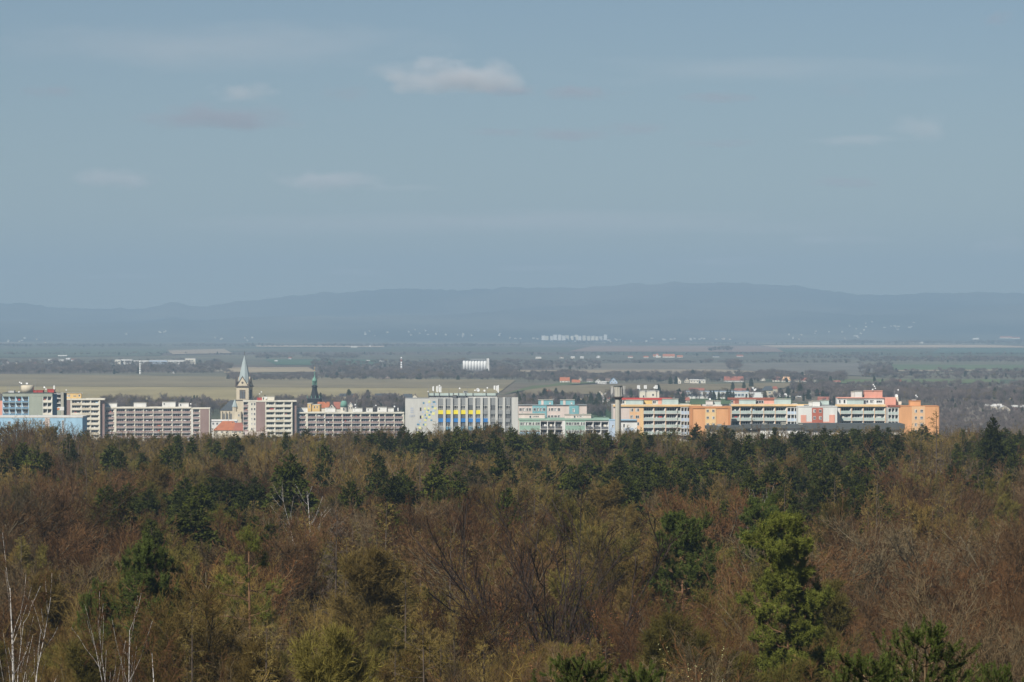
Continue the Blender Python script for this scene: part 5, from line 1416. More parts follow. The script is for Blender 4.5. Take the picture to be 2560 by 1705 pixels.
# ---- orange block with a yellow window strip
b = Bld('panel_block', 'bright orange block with one yellow strip of windows', 1725, 1827, 1585, 12, 0, group='blocks of flats in the town')
b.core(1726, 1826, 1017, P_ORANGE, 0.1)
b.wall(1725.5, 1732, 1018, P_ORANGE_D, None, -0.1, 0.09); b.wall(1820, 1826.5, 1018, P_ORANGE_D, None, -0.1, 0.09); b.wall(1763, 1790, 1021, P_ORANGE_Y, None, -0.06, 0.09); b.box('parapet_band', 1725, 1827, 1016, 1021, -0.15, 12.1, P_ORANGE_D)
b.grid([(1766, 1772.2), (1780, 1786.2)], [(1023.5 + 17.2 * k, 1030.5 + 17.2 * k) for k in range(4)], 2, y=-0.16)
b.hut(1766, 1783, 1002.5, 1015, P_WHITE, 2, 6); b.hut(1783.5, 1803, 1003, 1012, P_GREEN_B, 3, 6); b.dish(1776, 998, 2.6); b.mast(1787, 993, 1010, 0.04); b.box('roof_step', 1758, 1806, 1012, 1015.9, 2, 10, P_CONC)

# ---- balcony block
b = Bld('panel_block', 'pale green-balconied block between the orange and the white terracotta block', 1828, 1995, 1602, 12.5, 0, group='blocks of flats in the town')
b.core(1828, 1995, 1014, P_BACK)
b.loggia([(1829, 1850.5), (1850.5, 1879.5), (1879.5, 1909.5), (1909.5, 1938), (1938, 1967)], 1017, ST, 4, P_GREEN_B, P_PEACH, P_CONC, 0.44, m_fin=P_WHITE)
b.loggia([(1968, 1977), (1977, 1986), (1986, 1994.5)], 1019, ST, 4, P_BLUE_P, P_WHITE, P_CONC, 0.46, panes=2, proud=0.5)
b.box('parapet_band', 1827.5, 2022, 1010.5, 1015.5, -0.55, -0.02, P_ORANGE_Y); b.box('roof_slab', 1828, 1995, 1010, 1013.9, -0.02, 12.6, P_CONC)
b.box('setback_storey', 1835, 1978, 999.5, 1009.9, 4.2, 11, P_SALMON); b.box('setback_roof', 1822, 1940, 995, 999.4, 3.8, 11.4, P_ROOF_R)
b.hut(1849, 1890, 1000, 1009.9, P_GREEN_B, 2, 4.1); b.hut(1937, 1978, 998, 1009.9, P_GREEN_B, 2, 4.1); b.box('brown_panel', 1838, 1849, 998, 1009.9, 4.0, 4.15, P_ROOF_R); b.win(1892, 1911, 1002, 1008.5, 4.05, 3, 0); b.win(1829, 1834, 1001, 1009, 4.1, 1); b.mast(1962, 995, 1010, 0.04); b.mast(1875, 994, 1010, 0.04)

# ---- white block with terracotta centre
b = Bld('panel_block', 'white block with a terracotta centre and stepped salmon corners', 1994, 2094, 1590, 12, 0, group='blocks of flats in the town')
b.core(1995.5, 2093, 1017, P_WHITE, 0.1)
b.wall(2030, 2057, 1019.5, P_TERRA, None, -0.12, 0.09); b.box('salmon_panel', 2002, 2015.5, 1037.5, None, -0.06, 0.09, P_SALMON); b.box('salmon_panel', 2015.6, 2029.9, 1054, None, -0.06, 0.09, P_SALMON); b.box('salmon_panel', 2073, 2087, 1037, None, -0.06, 0.09, P_SALMON); b.box('salmon_panel', 2057.1, 2072.9, 1054, None, -0.06, 0.09, P_SALMON)
b.box('parapet_band', 1995, 2093.5, 1015.6, 1017, -0.1, 12.1, P_WHITE)
b.grid([(2033, 2039.5), (2047.5, 2054)], [(1023.5 + 17.2 * k, 1031.5 + 17.2 * k) for k in range(4)], 2, y=-0.22)
b.hut(2032, 2051, 1003.5, 1015.5, P_WHITE, 2, 6); b.hut(2023.5, 2031.5, 1005, 1015, P_CONC, 2.5, 6); b.hut(2052, 2074, 1001.5, 1012, P_GREEN_B, 3, 7); b.box('roof_step', 2014, 2080, 1013, 1015.5, 3, 10, P_GREY_M)

# ---- salmon-topped balcony block
b = Bld('panel_block', 'tall balcony block with a salmon penthouse on its roof', 2094, 2240, 1602, 13, -1, group='blocks of flats in the town')
b.core(2094, 2213, 1015, P_BACK); b.core(2213.2, 2240, 994, P_SALMON, 1.0); b.wall(2094.2, 2100.5, 1017, P_WHITE)
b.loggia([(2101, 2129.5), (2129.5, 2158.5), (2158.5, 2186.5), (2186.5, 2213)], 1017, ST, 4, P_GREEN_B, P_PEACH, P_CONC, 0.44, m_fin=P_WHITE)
b.box('parapet_band', 2088, 2214, 1011, 1016.5, -0.55, -0.02, P_ORANGE_Y); b.box('roof_slab', 2094, 2213, 1010.5, 1014.9, -0.02, 13.1, P_CONC)
b.box('setback_storey', 2094, 2212, 996, 1010.4, 3.5, 12, P_WHITE); b.box('setback_roof', 2094, 2212.8, 993.8, 995.9, 3.0, 12.2, P_SALMON); b.hut(2119, 2160, 1000, 1010.4, P_GREEN_B, 2, 3.4)
b.win(2161, 2173, 1000, 1008, 3.4, 2, 0); b.win(2176, 2187, 1000, 1008, 3.4, 3, 2); b.win(2192, 2207, 1001, 1007.5, 3.4, 3, 0); b.win(2110, 2115, 999, 1009, 3.4, 1, 0); b.win(2099, 2103, 999, 1009, 3.4, 1, 0)
b.hut(2163, 2208, 978, 993.7, P_SALMON, 4, 10, 'penthouse', P_SALMON); b.hut(2138, 2157, 979, 993.7, P_WHITE, 4, 9); b.hut(2131, 2137.5, 980, 993.7, P_CONC, 5, 9)
b.dish(2185, 962, 1.8); b.dish(2188, 966, 1.8); b.dish(2183, 974, 2); b.dish(2190, 971, 1.6); b.mast(2186, 958, 978); b.mast(2162, 965, 978); b.mast(2166, 966, 978); b.dish(2243, 989.5, 4, 3.5); b.mast(2238, 972, 994); b.mast(2247, 972, 994); b.dish(2247, 975, 1.8)
b.box('side_hut', 2240.3, 2247, 992, 1012, 3, 8, P_CREAM); b.box('side_hut', 2247.2, 2255, 1004, 1012, 3, 8, P_CREAM)
b.box('side_hut_wall', 2240.2, 2246, 1012.2, None, 3, 9, P_BACK)
b = Bld('panel_block', 'orange corner block with a window strip at the right end of town', 2219, 2347, 1592, 13, 0, group='blocks of flats in the town')
b.core(2220, 2246, 1020, P_BACK, 1.4); b.loggia([(2220.5, 2229), (2229, 2237.5), (2237.5, 2246)], 1020, 16.6, 4, P_GREEN_B, P_WHITE, P_CONC, 0.42, panes=2); b.box('parapet_band', 2225, 2250, 1013.5, 1017.5, -0.3, 12, P_ROOF_R)
b.core(2246.3, 2347, 1016, P_ORANGE, 0.0); b.wall(2279.5, 2312.5, 1015.5, P_PEACH, None, -0.1, -0.01); b.box('parapet_band', 2246, 2347.5, 1014.6, 1015.9, -0.1, 13.1, P_ORANGE_D)
b.part('end_wall', unit_box(P_ORANGE_D), (b.x(2347.1), 0.2, 0), (0.2, 12.6, b.z(1016.2)))
b.grid([(2286.5, 2292.5), (2300.5, 2307.5)], [(1023.5 + 17 * k, 1031.5 + 17 * k) for k in range(4)], 2, y=-0.2)
b.hut(2276, 2303, 1002.5, 1014.5, P_ORANGE, 2, 7, cap=P_ORANGE_D); b.dish(2292, 989, 1.8); b.dish(2295, 992, 1.6); b.mast(2293, 984, 1003); b.hut(2283, 2292, 999.5, 1002.4, P_BLUE_P, 3, 5)

# ---- low dark-roofed building at the forest edge
b = Bld('service_building', 'low white building with a long dark grey roof at the forest edge', 1770, 2262, 1418, 18, 0, group='low buildings at the forest edge')
b.core(1772, 1858, 1074, P_CONC, 0.4); b.core(1900, 2015, 1071, P_WHITE, 0.4); b.core(2015.2, 2260, 1074, P_GREY, 0.6); b.core(1858.2, 1899.8, 1078, P_CONC_D, 1.0)
g = Geo()
for (a, c, z0, z1) in ((1768, 1860, 1074, 1066), (1860.2, 2010, 1071, 1062.5), (2010.2, 2262, 1073.8, 1060)):
    xa, xc = b.x(a), b.x(c)
    g.poly_prism([(xa, b.z(z0)), (xc, b.z(z0)), (xc, b.z(z1)), (xa, b.z(z1))], -0.4, 18)
b.mesh('roof', g, [P_ROOF_G])
for (a, c) in ((1935, 1943), (1951, 1958), (1921, 1929), (1975, 1981), (1992, 1998)): b.win(a, c, 1078, 1087, 0.34, 2)
for a in (1780, 1790, 1800, 2030, 2048, 2070, 2100, 2130, 2170, 2210): b.win(a, a + 5, 1080, 1087, 0.33 if a < 1900 else 0.53, 2)
for (a, c, t) in ((1797, 1806, 1063), (1957, 1968, 1058), (2000, 2010, 1059), (2047, 2062, 1062), (1912, 1918, 1060)): b.hut(a, c, t, t + 6, P_CONC_D, 6, 9, 'roof_vent')
# ------------------------------------------------------------------ countryside beyond the town
def plain_xy(px, py):
    """Ground point of the plain under photograph pixels (arrays)."""
    px = np.asarray(px, float); py = np.asarray(py, float)
    Y = F * (ZC - 0) / (py - HY)
    for _ in range(12):
        X = (px - 1280) / F * Y
        Y = 0.5 * Y + 0.5 * F * (ZC - ground_z(X, Y)) / (py - HY)
    return (px - 1280) / F * Y, Y

def field(name, label, corners, rgb, lift=0.6, var=0.2, col2=None, nx=26, ny=8):
    """Quadrilateral field draped on the ground: corners tl, tr, br, bl in photograph pixels."""
    c = np.array(corners, float)
    a = np.linspace(0, 1, nx)[None, :, None]; t = np.linspace(0, 1, ny)[:, None, None]
    q = (c[0] * (1 - a) + c[1] * a) * (1 - t) + (c[3] * (1 - a) + c[2] * a) * t
    X, Y = plain_xy(q[..., 0], q[..., 1])
    m = mat(name + '_' + '_'.join('%d' % (v * 999) for v in rgb), rgb, 0.95, var, 0.012, (1, 0.35, 1), coords='world', col2=col2, mix2='noise' if col2 else None, spec=0.05)
    return tag(sheet(name, X, Y, ground_z(X, Y) + lift, m), label, None, None, 'structure')

field('field', 'broad olive-brown ploughed field behind the town', [(-80, 935), (1290, 951), (1262, 972), (-80, 966)], (0.235, 0.195, 0.12), 0.6)
field('field', 'pale olive strip along the near side of the ploughed field', [(-80, 966.5), (1262, 972.5), (1210, 1006), (-80, 1008)], (0.33, 0.275, 0.145), 0.6)
field('field', 'brown sloping field below the row of village houses', [(1330, 966), (1990, 958), (1960, 972), (1290, 993)], (0.22, 0.18, 0.11), 0.8)
field('field', 'grass verge beside the brown sloping field', [(1250, 990), (1400, 958), (1560, 956), (1330, 966)], (0.13, 0.15, 0.07), 0.9)
field('field', 'pale sandy quarry strip left of the dark tower', [(560, 921), (770, 919), (790, 931), (560, 934)], (0.36, 0.29, 0.19), 0.9)
field('field', 'long sandy bank behind the church spire', [(470, 921), (640, 919), (650, 930), (480, 931)], (0.27, 0.23, 0.17), 0.8)
field('field', 'teal green winter wheat field above the quarry', [(660, 899), (960, 900), (930, 914), (690, 913)], (0.085, 0.135, 0.085), 0.9)
field('field', 'pale earth track climbing through the woods', [(900, 932), (940, 930), (985, 948), (950, 949)], (0.30, 0.23, 0.19), 1.2)
field('field', 'grey-brown field in the centre of the plain', [(1380, 911), (1830, 908), (1880, 926), (1390, 929)], (0.19, 0.165, 0.13), 0.8)
field('field', 'wide grey field on the right of the plain', [(1860, 909), (2160, 909), (2215, 944), (1830, 926)], (0.18, 0.165, 0.14), 0.9)
field('field', 'sandy lane below the central field', [(1270, 927), (1800, 925), (2080, 940), (1280, 932)], (0.32, 0.26, 0.18), 1.0)
field('field', 'dull green pasture beyond the right wood', [(2200, 912), (2640, 914), (2640, 926), (2230, 928)], (0.13, 0.165, 0.09), 0.8)
field('field', 'pale path across the right pasture', [(2210, 927), (2500, 925), (2500, 929), (2220, 930)], (0.33, 0.27, 0.19), 1.0)
field('field', 'long pale stubble strip far out on the right', [(1900, 864), (2470, 863), (2640, 870), (1940, 870)], (0.48, 0.37, 0.26), 1.4)
field('field', 'green far field at the right edge', [(2350, 871), (2640, 871), (2640, 884), (2330, 884)], (0.10, 0.14, 0.11), 1.2)
field('field', 'reddish ploughland far behind the silo', [(1480, 866), (1930, 866), (1960, 881), (1420, 880)], (0.27, 0.19, 0.15), 1.2)
field('field', 'pale stubble far behind the spire', [(420, 877), (560, 873), (580, 884), (430, 887)], (0.36, 0.29, 0.21), 1.2)
field('field', 'sandy strip far left of the silo', [(640, 864), (960, 866), (960, 869), (640, 868)], (0.46, 0.36, 0.26), 1.4)
field('field', 'green far meadow on the left', [(-80, 872), (420, 872), (400, 890), (-80, 896)], (0.12, 0.135, 0.095), 1.1)
field('field', 'green allotment lawn behind the pastel block', [(1460, 1024), (1560, 1024), (1560, 1052), (1450, 1052)], (0.05, 0.085, 0.035), 0.5)
field('field', 'green playing field behind the balcony block', [(1690, 995), (1980, 993), (1980, 1012), (1690, 1012)], (0.10, 0.15, 0.06), 0.5)
field('field', 'rough grass strip before the right wood', [(2080, 950), (2500, 950), (2500, 960), (2080, 960)], (0.13, 0.16, 0.07), 0.9)

field('field', 'brown rough ground under the scrub right of town', [(2330, 1010), (2680, 1010), (2680, 1110), (2330, 1110)], (0.20, 0.165, 0.125), 0.4)
# ---- woods (uncountable at this distance)
rw = np.random.default_rng(77)
WK = ['copse_0', 'bare_tan_3_2', 'copse_1', 'larch_0_2', 'spruce_0_2', 'spruce_1_2', 'copse_2']
def wood(name, label, bands, mix):
    pts = []
    for (p0, p1, y0, y1, n, h0, h1) in bands:
        px = rw.uniform(p0, p1, n); py = rw.uniform(y0, y1, n)
        dens = fbm(px / 55.0, py / 9.0, 4)
        k = (dens > rw.uniform(-1.8, 0.2, n)) & ~((px > 1148) & (px < 1230) & (py > 918) & (py < 936))
        px, py = px[k], py[k]
        X, Y = plain_xy(px, py)
        h = rw.uniform(h0, h1, len(X)) * np.where(Y > 3300, 0.62, 0.85) * (1 + 0.22 * fbm(px / 30.0, py / 7.0, 2))
        for x_, y_, hh in zip(X, Y, h):
            pts.append((x_, y_, gz(x_, y_) - 0.2, hh, rw.uniform(0, 6.28), rw.choice(len(WK), p=mix), rw.uniform(0.9, 1.5) if y_ < 3300 else rw.uniform(1.5, 2.6)))
    return scatter(name, WK, pts, label, 'woodland')
M1 = [0.34, 0.08, 0.24, 0.06, 0.03, 0.03, 0.22]
M2 = [0.34, 0.05, 0.27, 0.03, 0.01, 0.02, 0.28]
wood('woodland', 'grey bare trees behind the long brown blocks', [(250, 570, 1018, 1040, 380, 9, 13), (620, 1015, 1012, 1040, 560, 8, 13), (-40, 60, 1000, 1015, 60, 7, 10)], M1)
wood('woodland', 'trees and conifers around the houses in the middle of town', [(1290, 1560, 1000, 1046, 380, 7, 13), (1560, 1720, 990, 1010, 110, 7, 12), (1720, 2110, 985, 1003, 200, 7, 12), (2060, 2140, 1000, 1020, 60, 6, 9)], [0.28, 0.1, 0.12, 0.08, 0.14, 0.12, 0.16])
wood('woodland', 'brown wood stretching to the right edge beyond the orange block', [(2080, 2620, 985, 1012, 900, 10, 14), (1980, 2620, 963, 984, 420, 9, 13)], M2)
wood('woodland', 'grey scrub on the slope right of the orange corner block', [(2335, 2640, 1028, 1098, 1700, 3.5, 6.5), (2330, 2620, 1012, 1030, 260, 5, 8)], [0.45, 0.05, 0.1, 0.02, 0.02, 0.01, 0.35])
wood('woodland', 'dusky woods between the left villages and the ploughed field', [(-60, 580, 917, 935, 900, 9, 14), (-60, 560, 905, 917, 380, 9, 13)], M2)
wood('woodland', 'dusky woods below the silo and chimney', [(570, 800, 942, 952, 330, 8, 11), (800, 1300, 930, 951, 850, 9, 13), (780, 1300, 905, 930, 800, 9, 13)], M2)
wood('woodland', 'dusky tree belt behind the hillside village', [(1300, 2110, 938, 956, 1150, 9, 14), (1270, 1500, 905, 925, 300, 8, 12)], M2)
wood('woodland', 'long thin hedgerows across the plain', [(1480, 2130, 904, 908, 420, 6, 9), (1820, 1850, 909, 925, 110, 10, 15), (2150, 2230, 912, 945, 190, 9, 13), (2150, 2620, 896, 906, 600, 8, 12), (1950, 2200, 890, 897, 200, 7, 11), (2230, 2620, 929, 950, 330, 8, 12)], M2)
wood('woodland', 'far dark tree lines near the foot of the mountains', [(-60, 1300, 864, 867.5, 800, 10, 16), (1300, 2300, 858, 861, 360, 9, 14), (2100, 2620, 857, 861.5, 380, 14, 22), (1770, 1830, 875, 878, 70, 12, 18), (0, 2560, 885, 889, 480, 7, 11), (640, 900, 893, 897, 240, 9, 14)], M2)

# conifers that stand out between the houses
rc = np.random.default_rng(5)
for (px, pb, hp, lab) in [(2000, 990, 34, 'dark spruce behind the white block among low white sheds'), (2076, 958, 20, 'lone dark spruce on the skyline of the hillside village'), (2186, 958, 20, 'dark spruce pair member nearer the salmon penthouse'), (2206, 958, 13, 'small spruce right of the taller one beyond the penthouse'),
                          (1646, 1002, 44, 'tall dark spruce beside the cream cube building'), (1408, 1010, 34, 'dark spruce between the gabled houses behind the pastel block'), (1310, 1012, 30, 'spruce just right of the grey office block roof'), (1362, 1010, 42, 'dark spruce left of the pink gabled house'),
                          (1832, 975, 22, 'dark spruce above the long white hall'), (1860, 975, 22, 'second dark spruce above the long white hall'), (1878, 968, 24, 'tall spruce by the red-roofed village hall'), (872, 1005, 34, 'dark pointed conifer beside the brown gabled house'), (920, 1008, 36, 'broad dark conifer beyond the long brown block'),
                          (1690, 962, 24, 'group of spruces left of the cream gable house'), (1676, 962, 22, 'spruce at the left edge of the spruce group by the cream gable')]:
    X, Y = plain_xy(px, pb); X, Y = float(X), float(Y)
    tree_one('spruce_tree', 'spruce_%d_2' % rc.integers(1, 3), X, Y, hp * Y / F, rc.uniform(0, 6), 1.35, lab, 'tree', 'conifers among the houses')

# ---- houses
G1, G2, G3 = 'houses of the hillside village', 'houses behind the blocks of flats', 'houses in the far left villages'
HS = [
 (1412, 957, 24, 5, 9, 'e', P_CREAM, P_ROOF_T, G1, 'house with a bright terracotta roof at the field edge'),
 (1440, 960, 20, 4, 7, 'e', P_BEIGE, P_ROOF_T, G1, 'low terracotta house right of the bright-roofed one'),
 (1449, 952, 9, 5, 7, 'g', P_BEIGE, P_ROOF_R, G1, 'narrow gabled house behind the low terracotta one'),
 (1474, 957, 14, 5, 5, 'e', P_GREY, P_ROOF_B, G1, 'grey house half hidden by trees in the hillside village'),
 (1496, 959, 15, 5, 6, 'g', P_WHITE, P_CONC, G1, 'white gabled house in the hillside village'),
 (1510, 960, 12, 4, 3, 'e', P_WHITE, P_GREY, G1, 'low white annex beside the white gabled house'),
 (1520, 957, 12, 5, 6, 'e', P_BEIGE, P_ROOF_B, G1, 'brown-roofed house left of the pale blue one'),
 (1534, 959, 19, 5, 10, 'g', P_BLUE_P, P_BLUE_S, G1, 'pale blue house with a steep pointed roof'),
 (1694, 959, 17, 7, 10, 'g', P_CREAM, P_ROOF_B, G1, 'cream house with a steep dark-edged gable'),
 (1717, 957, 11, 6, 7, 'g', P_BEIGE, P_ROOF_B, G1, 'small beige gable beside the cream gabled house'),
 (1736, 958, 22, 8, 2, 'e', P_CREAM, P_CONC, G1, 'low cream flat-roofed farm building'),
 (1755, 958, 17, 7, 2, 'e', P_CREAM, P_CONC, G1, 'second low cream building joined to the flat-roofed one'),
 (1835, 955, 48, 4, 10, 'e', P_GREY, P_ROOF_R, G1, 'long building with a wide red-brown roof'),
 (1800, 951, 8, 5, 4, 'g', P_WHITE, P_ROOF_B, G1, 'tiny white gable left of the wide red-brown roof'),
 (1907, 952, 12, 5, 5, 'g', P_CREAM, P_ROOF_B, G1, 'small cream gable right of the wide red-brown roof'),
 (1943, 954, 22, 4, 8, 'e', P_CREAM, P_ROOF_R, G1, 'house with a dark red roof left of the yellow hipped one'),
 (1967, 955, 24, 4, 9, 'e', P_CREAM, P_PEACH, G1, 'house with a pale yellow hipped roof'),
 (1990, 955, 15, 4, 5, 'e', P_BEIGE, P_ROOF_B, G1, 'brown-roofed house right of the yellow hipped one'),
 (2011, 955, 16, 4, 7, 'e', P_PINK, P_ROOF_R, G1, 'pinkish house with a faded red roof'),
 (2038, 954, 12, 5, 6, 'g', P_BEIGE, P_ROOF_B, G1, 'small beige gable near the lone skyline spruce'),
 (2090, 958, 22, 3, 4, 'e', P_BEIGE, P_ROOF_R, G1, 'low house with a dull red roof right of the lone spruce'),
 (2245, 957, 18, 3, 5, 'e', P_CREAM, P_ROOF_T, G1, 'isolated orange-roofed house at the wood edge'),
 (2500, 940, 6, 3, 2, 'e', P_WHITE, P_WHITE, G1, 'tiny white barn out in the right pasture'),
 (1376, 1004, 22, 5, 10, 'g', P_PEACH, P_PEACH, G2, 'pink gabled house behind the teal roof hut'),
 (1370, 985, 12, 4, 6, 'e', P_BEIGE, P_ROOF_T, G2, 'small orange-roofed house above the pink gable'),
 (1404, 1007, 24, 3, 3, 'e', P_GREY, P_ROOF_B, G2, 'low brown shed between the pink and the yellow gable'),
 (1452, 1011, 24, 6, 9, 'g', P_OCHRE, P_CREAM, G2, 'pale yellow gabled house behind the second teal roof hut'),
 (1478, 1010, 22, 4, 2, 'e', P_GREY, P_CONC, G2, 'low row of garages with a pale roof'),
 (1500, 992, 18, 6, 8, 'g', P_BEIGE, P_CREAM, G2, 'beige gabled house left of the white sloping roof'),
 (1516, 998, 22, 8, 9, 'g', P_WHITE, P_WHITE, G2, 'house with a bright white sloping roof'),
 (1512, 1009, 14, 4, 3, 'e', P_WHITE, P_CONC, G2, 'low white cabin under the white sloping roof'),
 (1520, 1001, 12, 4, 5, 'e', P_PINK, P_ROOF_R, G2, 'little red-roofed house by the concrete mast'),
 (1575, 992, 20, 6, 7, 'e', P_BEIGE, P_ROOF_B, G2, 'brown-roofed house left of the cream cube building'),
 (1589, 993, 16, 6, 4, 'e', P_OCHRE, P_ROOF_B, G2, 'small ochre house touching the cream cube building'),
 (1700, 1000, 34, 9, 12, 'e', P_CREAM, P_ROOF_B, G2, 'large house with a wide brown roof left of the white hall'),
 (1712, 1008, 24, 7, 8, 'e', P_BEIGE, P_ROOF_R, G2, 'house with red-brown roof just above the orange cornice'),
 (1742, 978, 38, 2, 6, 'e', P_CREAM, P_ROOF_R, G2, 'red-brown roof showing above the left of the white hall'),
 (1857, 980, 40, 3, 6, 'e', P_CREAM, P_ROOF_R, G2, 'red-brown roof showing above the right of the white hall'),
 (1955, 993, 24, 4, 5, 'e', P_WHITE, P_WHITE, G2, 'white shed with a curved pale roof right of the villa'),
 (1998, 990, 14, 3, 4, 'e', P_WHITE, P_WHITE, G2, 'low white shed left of the dark spruce'),
 (2021, 990, 12, 4, 3, 'e', P_WHITE, P_WHITE, G2, 'low white shed right of the dark spruce'),
 (1985, 995, 36, 3, 2, 'e', P_BEIGE, P_CONC, G2, 'long beige wall of sheds in front of the dark spruce'),
 (2068, 1005, 44, 4, 9, 'e', P_BEIGE, P_ROOF_R, G2, 'wide red roof right of the white terracotta block'),
 (2046, 990, 12, 3, 4, 'e', P_CREAM, P_ROOF_R, G2, 'small dull red roof among the trees'),
 (2092, 986, 8, 4, 2, 'e', P_WHITE, P_WHITE, G2, 'tiny white box left of the salmon penthouse'),
 (2414, 998, 22, 6, 4, 'e', P_PINK, P_BEIGE, G2, 'pinkish house at the edge of the right wood'),
 (2443, 998, 20, 5, 5, 'e', P_WHITE, P_CREAM, G2, 'white house right of the pinkish one'),
 (2378, 999, 12, 4, 2, 'e', P_WHITE, P_GREY, G2, 'low white hut left of the pinkish house'),
 (2536, 997, 14, 6, 4, 'g', P_OCHRE, P_CREAM, G2, 'pale yellow gable near the right edge'),
 (2552, 1001, 12, 3, 3, 'e', P_OCHRE, P_BEIGE, G2, 'low yellow shed at the right edge'),
 (2486, 1026, 40, 10, 6, 'e', P_BEIGE, P_CONC, G2, 'large shed with a pale grey roof in the scrub'),
 (2511, 1028, 28, 7, 7, 'g', P_BEIGE, P_GREY, G2, 'beige gabled barn in front of the large shed'),
 (2548, 1026, 36, 8, 5, 'e', P_TERRA, P_GREY, G2, 'reddish shed with a blue-grey roof at the right edge'),
 (2410, 1084, 76, 5, 2, 'e', P_WHITE, P_CONC, G2, 'long low white garage row at the forest edge'),
 (866, 997, 34, 6, 7, 'e', P_BEIGE, P_ROOF_S, G2, 'long dark-roofed house beyond the old town roofs'),
 (886, 999, 13, 7, 8, 'g', P_ORANGE, P_ROOF_B, G2, 'brown gabled house between dark conifers'),
 (962, 998, 50, 5, 9, 'e', P_CREAM, P_ROOF_S, G2, 'terrace with a long dark roof left of the cream gables'),
 (995, 1000, 9, 8, 6, 'g', P_CREAM, P_ROOF_B, G2, 'first cream gable of the terrace near the office block'),
 (1006, 1001, 9, 8, 6, 'g', P_CREAM, P_ROOF_B, G2, 'second cream gable of the terrace, touching the office block'),
 (1019, 1000, 22, 6, 9, 'e', P_CREAM, P_ROOF_S, G2, 'dark slate roof just above the office block gable wall'),
 (1036, 998, 16, 5, 7, 'g', P_CREAM, P_ROOF_B, G2, 'cream gable showing over the office block roof'),
 (1240, 1002, 30, 3, 4, 'e', P_BEIGE, P_ROOF_R, G2, 'dull red roof behind the office block antennas'),
 (1340, 1004, 20, 3, 4, 'e', P_BEIGE, P_ROOF_R, G2, 'red-brown cottage roof left of the pink gable'),
 (1314, 1012, 12, 4, 3, 'e', P_WHITE, P_CONC, G2, 'small white cottage right of the office block'),
 (538, 1012, 20, 5, 5, 'e', P_WHITE, P_GREY, G2, 'pale-roofed house left of the church nave'),
 (507, 1014, 26, 5, 5, 'e', P_OCHRE, P_ROOF_B, G2, 'ochre house behind the end of the long brown block'),
 (8, 917, 8, 5, 4, 'g', P_WHITE, P_ROOF_B, G3, 'white gable at the very left edge'), (18, 911, 8, 4, 4, 'g', P_WHITE, P_ROOF_R, G3, 'small white gable second from the left edge'),
 (27, 914, 8, 4, 4, 'e', P_WHITE, P_ROOF_B, G3, 'white house third from the left edge'), (41, 914, 10, 5, 4, 'g', P_CREAM, P_ROOF_B, G3, 'cream gable of the leftmost village'), (6, 925, 12, 6, 3, 'e', P_CREAM, P_ROOF_B, G3, 'cream house below the leftmost gables'),
 (74, 903, 9, 3, 3, 'g', P_WHITE, P_ROOF_B, G3, 'white gable left of the red-roofed barn'), (83, 912, 16, 3, 4, 'e', P_BEIGE, P_ROOF_R, G3, 'red-roofed barn in the left village'), (124, 905, 9, 4, 3, 'e', P_WHITE, P_CONC, G3, 'small pale hall right of the red-roofed barn'),
 (148, 904, 22, 3, 2, 'e', P_CREAM, P_CONC, G3, 'long pale hall in the left village'), (170, 901, 10, 4, 2, 'e', P_WHITE, P_WHITE, G3, 'bright white hall in the left village'), (184, 903, 12, 4, 2, 'e', P_WHITE, P_ROOF_R, G3, 'white hall with a red roof edge'), (156, 892, 22, 2, 2, 'e', P_CREAM, P_CONC, G3, 'faint pale roof above the left village'),
 (1640, 893, 14, 3, 4, 'e', P_BEIGE, P_ROOF_T, G3, 'orange roof left of the far village church'), (1672, 894, 30, 3, 6, 'e', P_CREAM, P_ROOF_T, G3, 'long orange-roofed barn beside the far village church'), (1700, 894, 14, 2, 4, 'e', P_BEIGE, P_ROOF_T, G3, 'orange-roofed house right of the long barn'),
 (1615, 895, 12, 2, 3, 'e', P_CREAM, P_ROOF_T, G3, 'faint orange roof at the left of the far village'), (1576, 895, 12, 3, 2, 'e', P_CREAM, P_ROOF_R, G3, 'small red-roofed house left of the far village'), (1790, 893, 16, 2, 3, 'e', P_WHITE, P_ROOF_S, G3, 'dark-roofed white house right of the far village'),
 (1850, 892, 16, 2, 3, 'e', P_PINK, P_ROOF_R, G3, 'dull red roof far right of the village church'), (1346, 897, 14, 3, 2, 'e', P_CREAM, P_CONC, G3, 'pale farmhouse right of the silo'), (1404, 896, 10, 3, 2, 'e', P_CREAM, P_ROOF_B, G3, 'small pale house second right of the silo'),
 (1432, 896, 10, 3, 2, 'e', P_CREAM, P_CONC, G3, 'small pale house third right of the silo'), (1455, 896, 9, 3, 2, 'e', P_WHITE, P_CONC, G3, 'small white house fourth right of the silo'), (1496, 895, 9, 4, 3, 'g', P_WHITE, P_ROOF_B, G3, 'white gable on the plain left of the far village'),
 (690, 905, 7, 3, 1.5, 'e', P_WHITE, P_WHITE, G3, 'tiny white barn in the green wheat field'), (725, 898, 7, 3, 2, 'e', P_WHITE, P_ROOF_R, G3, 'tiny red-roofed house above the wheat field'), (920, 905, 8, 3, 2, 'e', P_CREAM, P_CONC, G3, 'tiny pale house left of the striped chimney'), (955, 905, 12, 3, 2, 'e', P_WHITE, P_CONC, G3, 'tiny pale hall near the striped chimney'),
 (925, 868, 6, 3, 3, 'g', P_WHITE, P_ROOF_B, G3, 'white far chapel gable under the mountains'), (885, 869, 16, 2, 1.5, 'e', P_CREAM, P_CONC, G3, 'pale far barn left of the chapel gable'), (434, 933, 8, 3, 2, 'e', P_WHITE, P_CONC, G3, 'tiny white hut at the edge of the ploughed field'), (2515, 846, 30, 2, 3, 'e', P_CREAM, P_ROOF_T, G3, 'orange-roofed far hamlet house on the right'), (2540, 847, 20, 2, 2.5, 'e', P_CREAM, P_ROOF_R, G3, 'second far hamlet house on the right'),
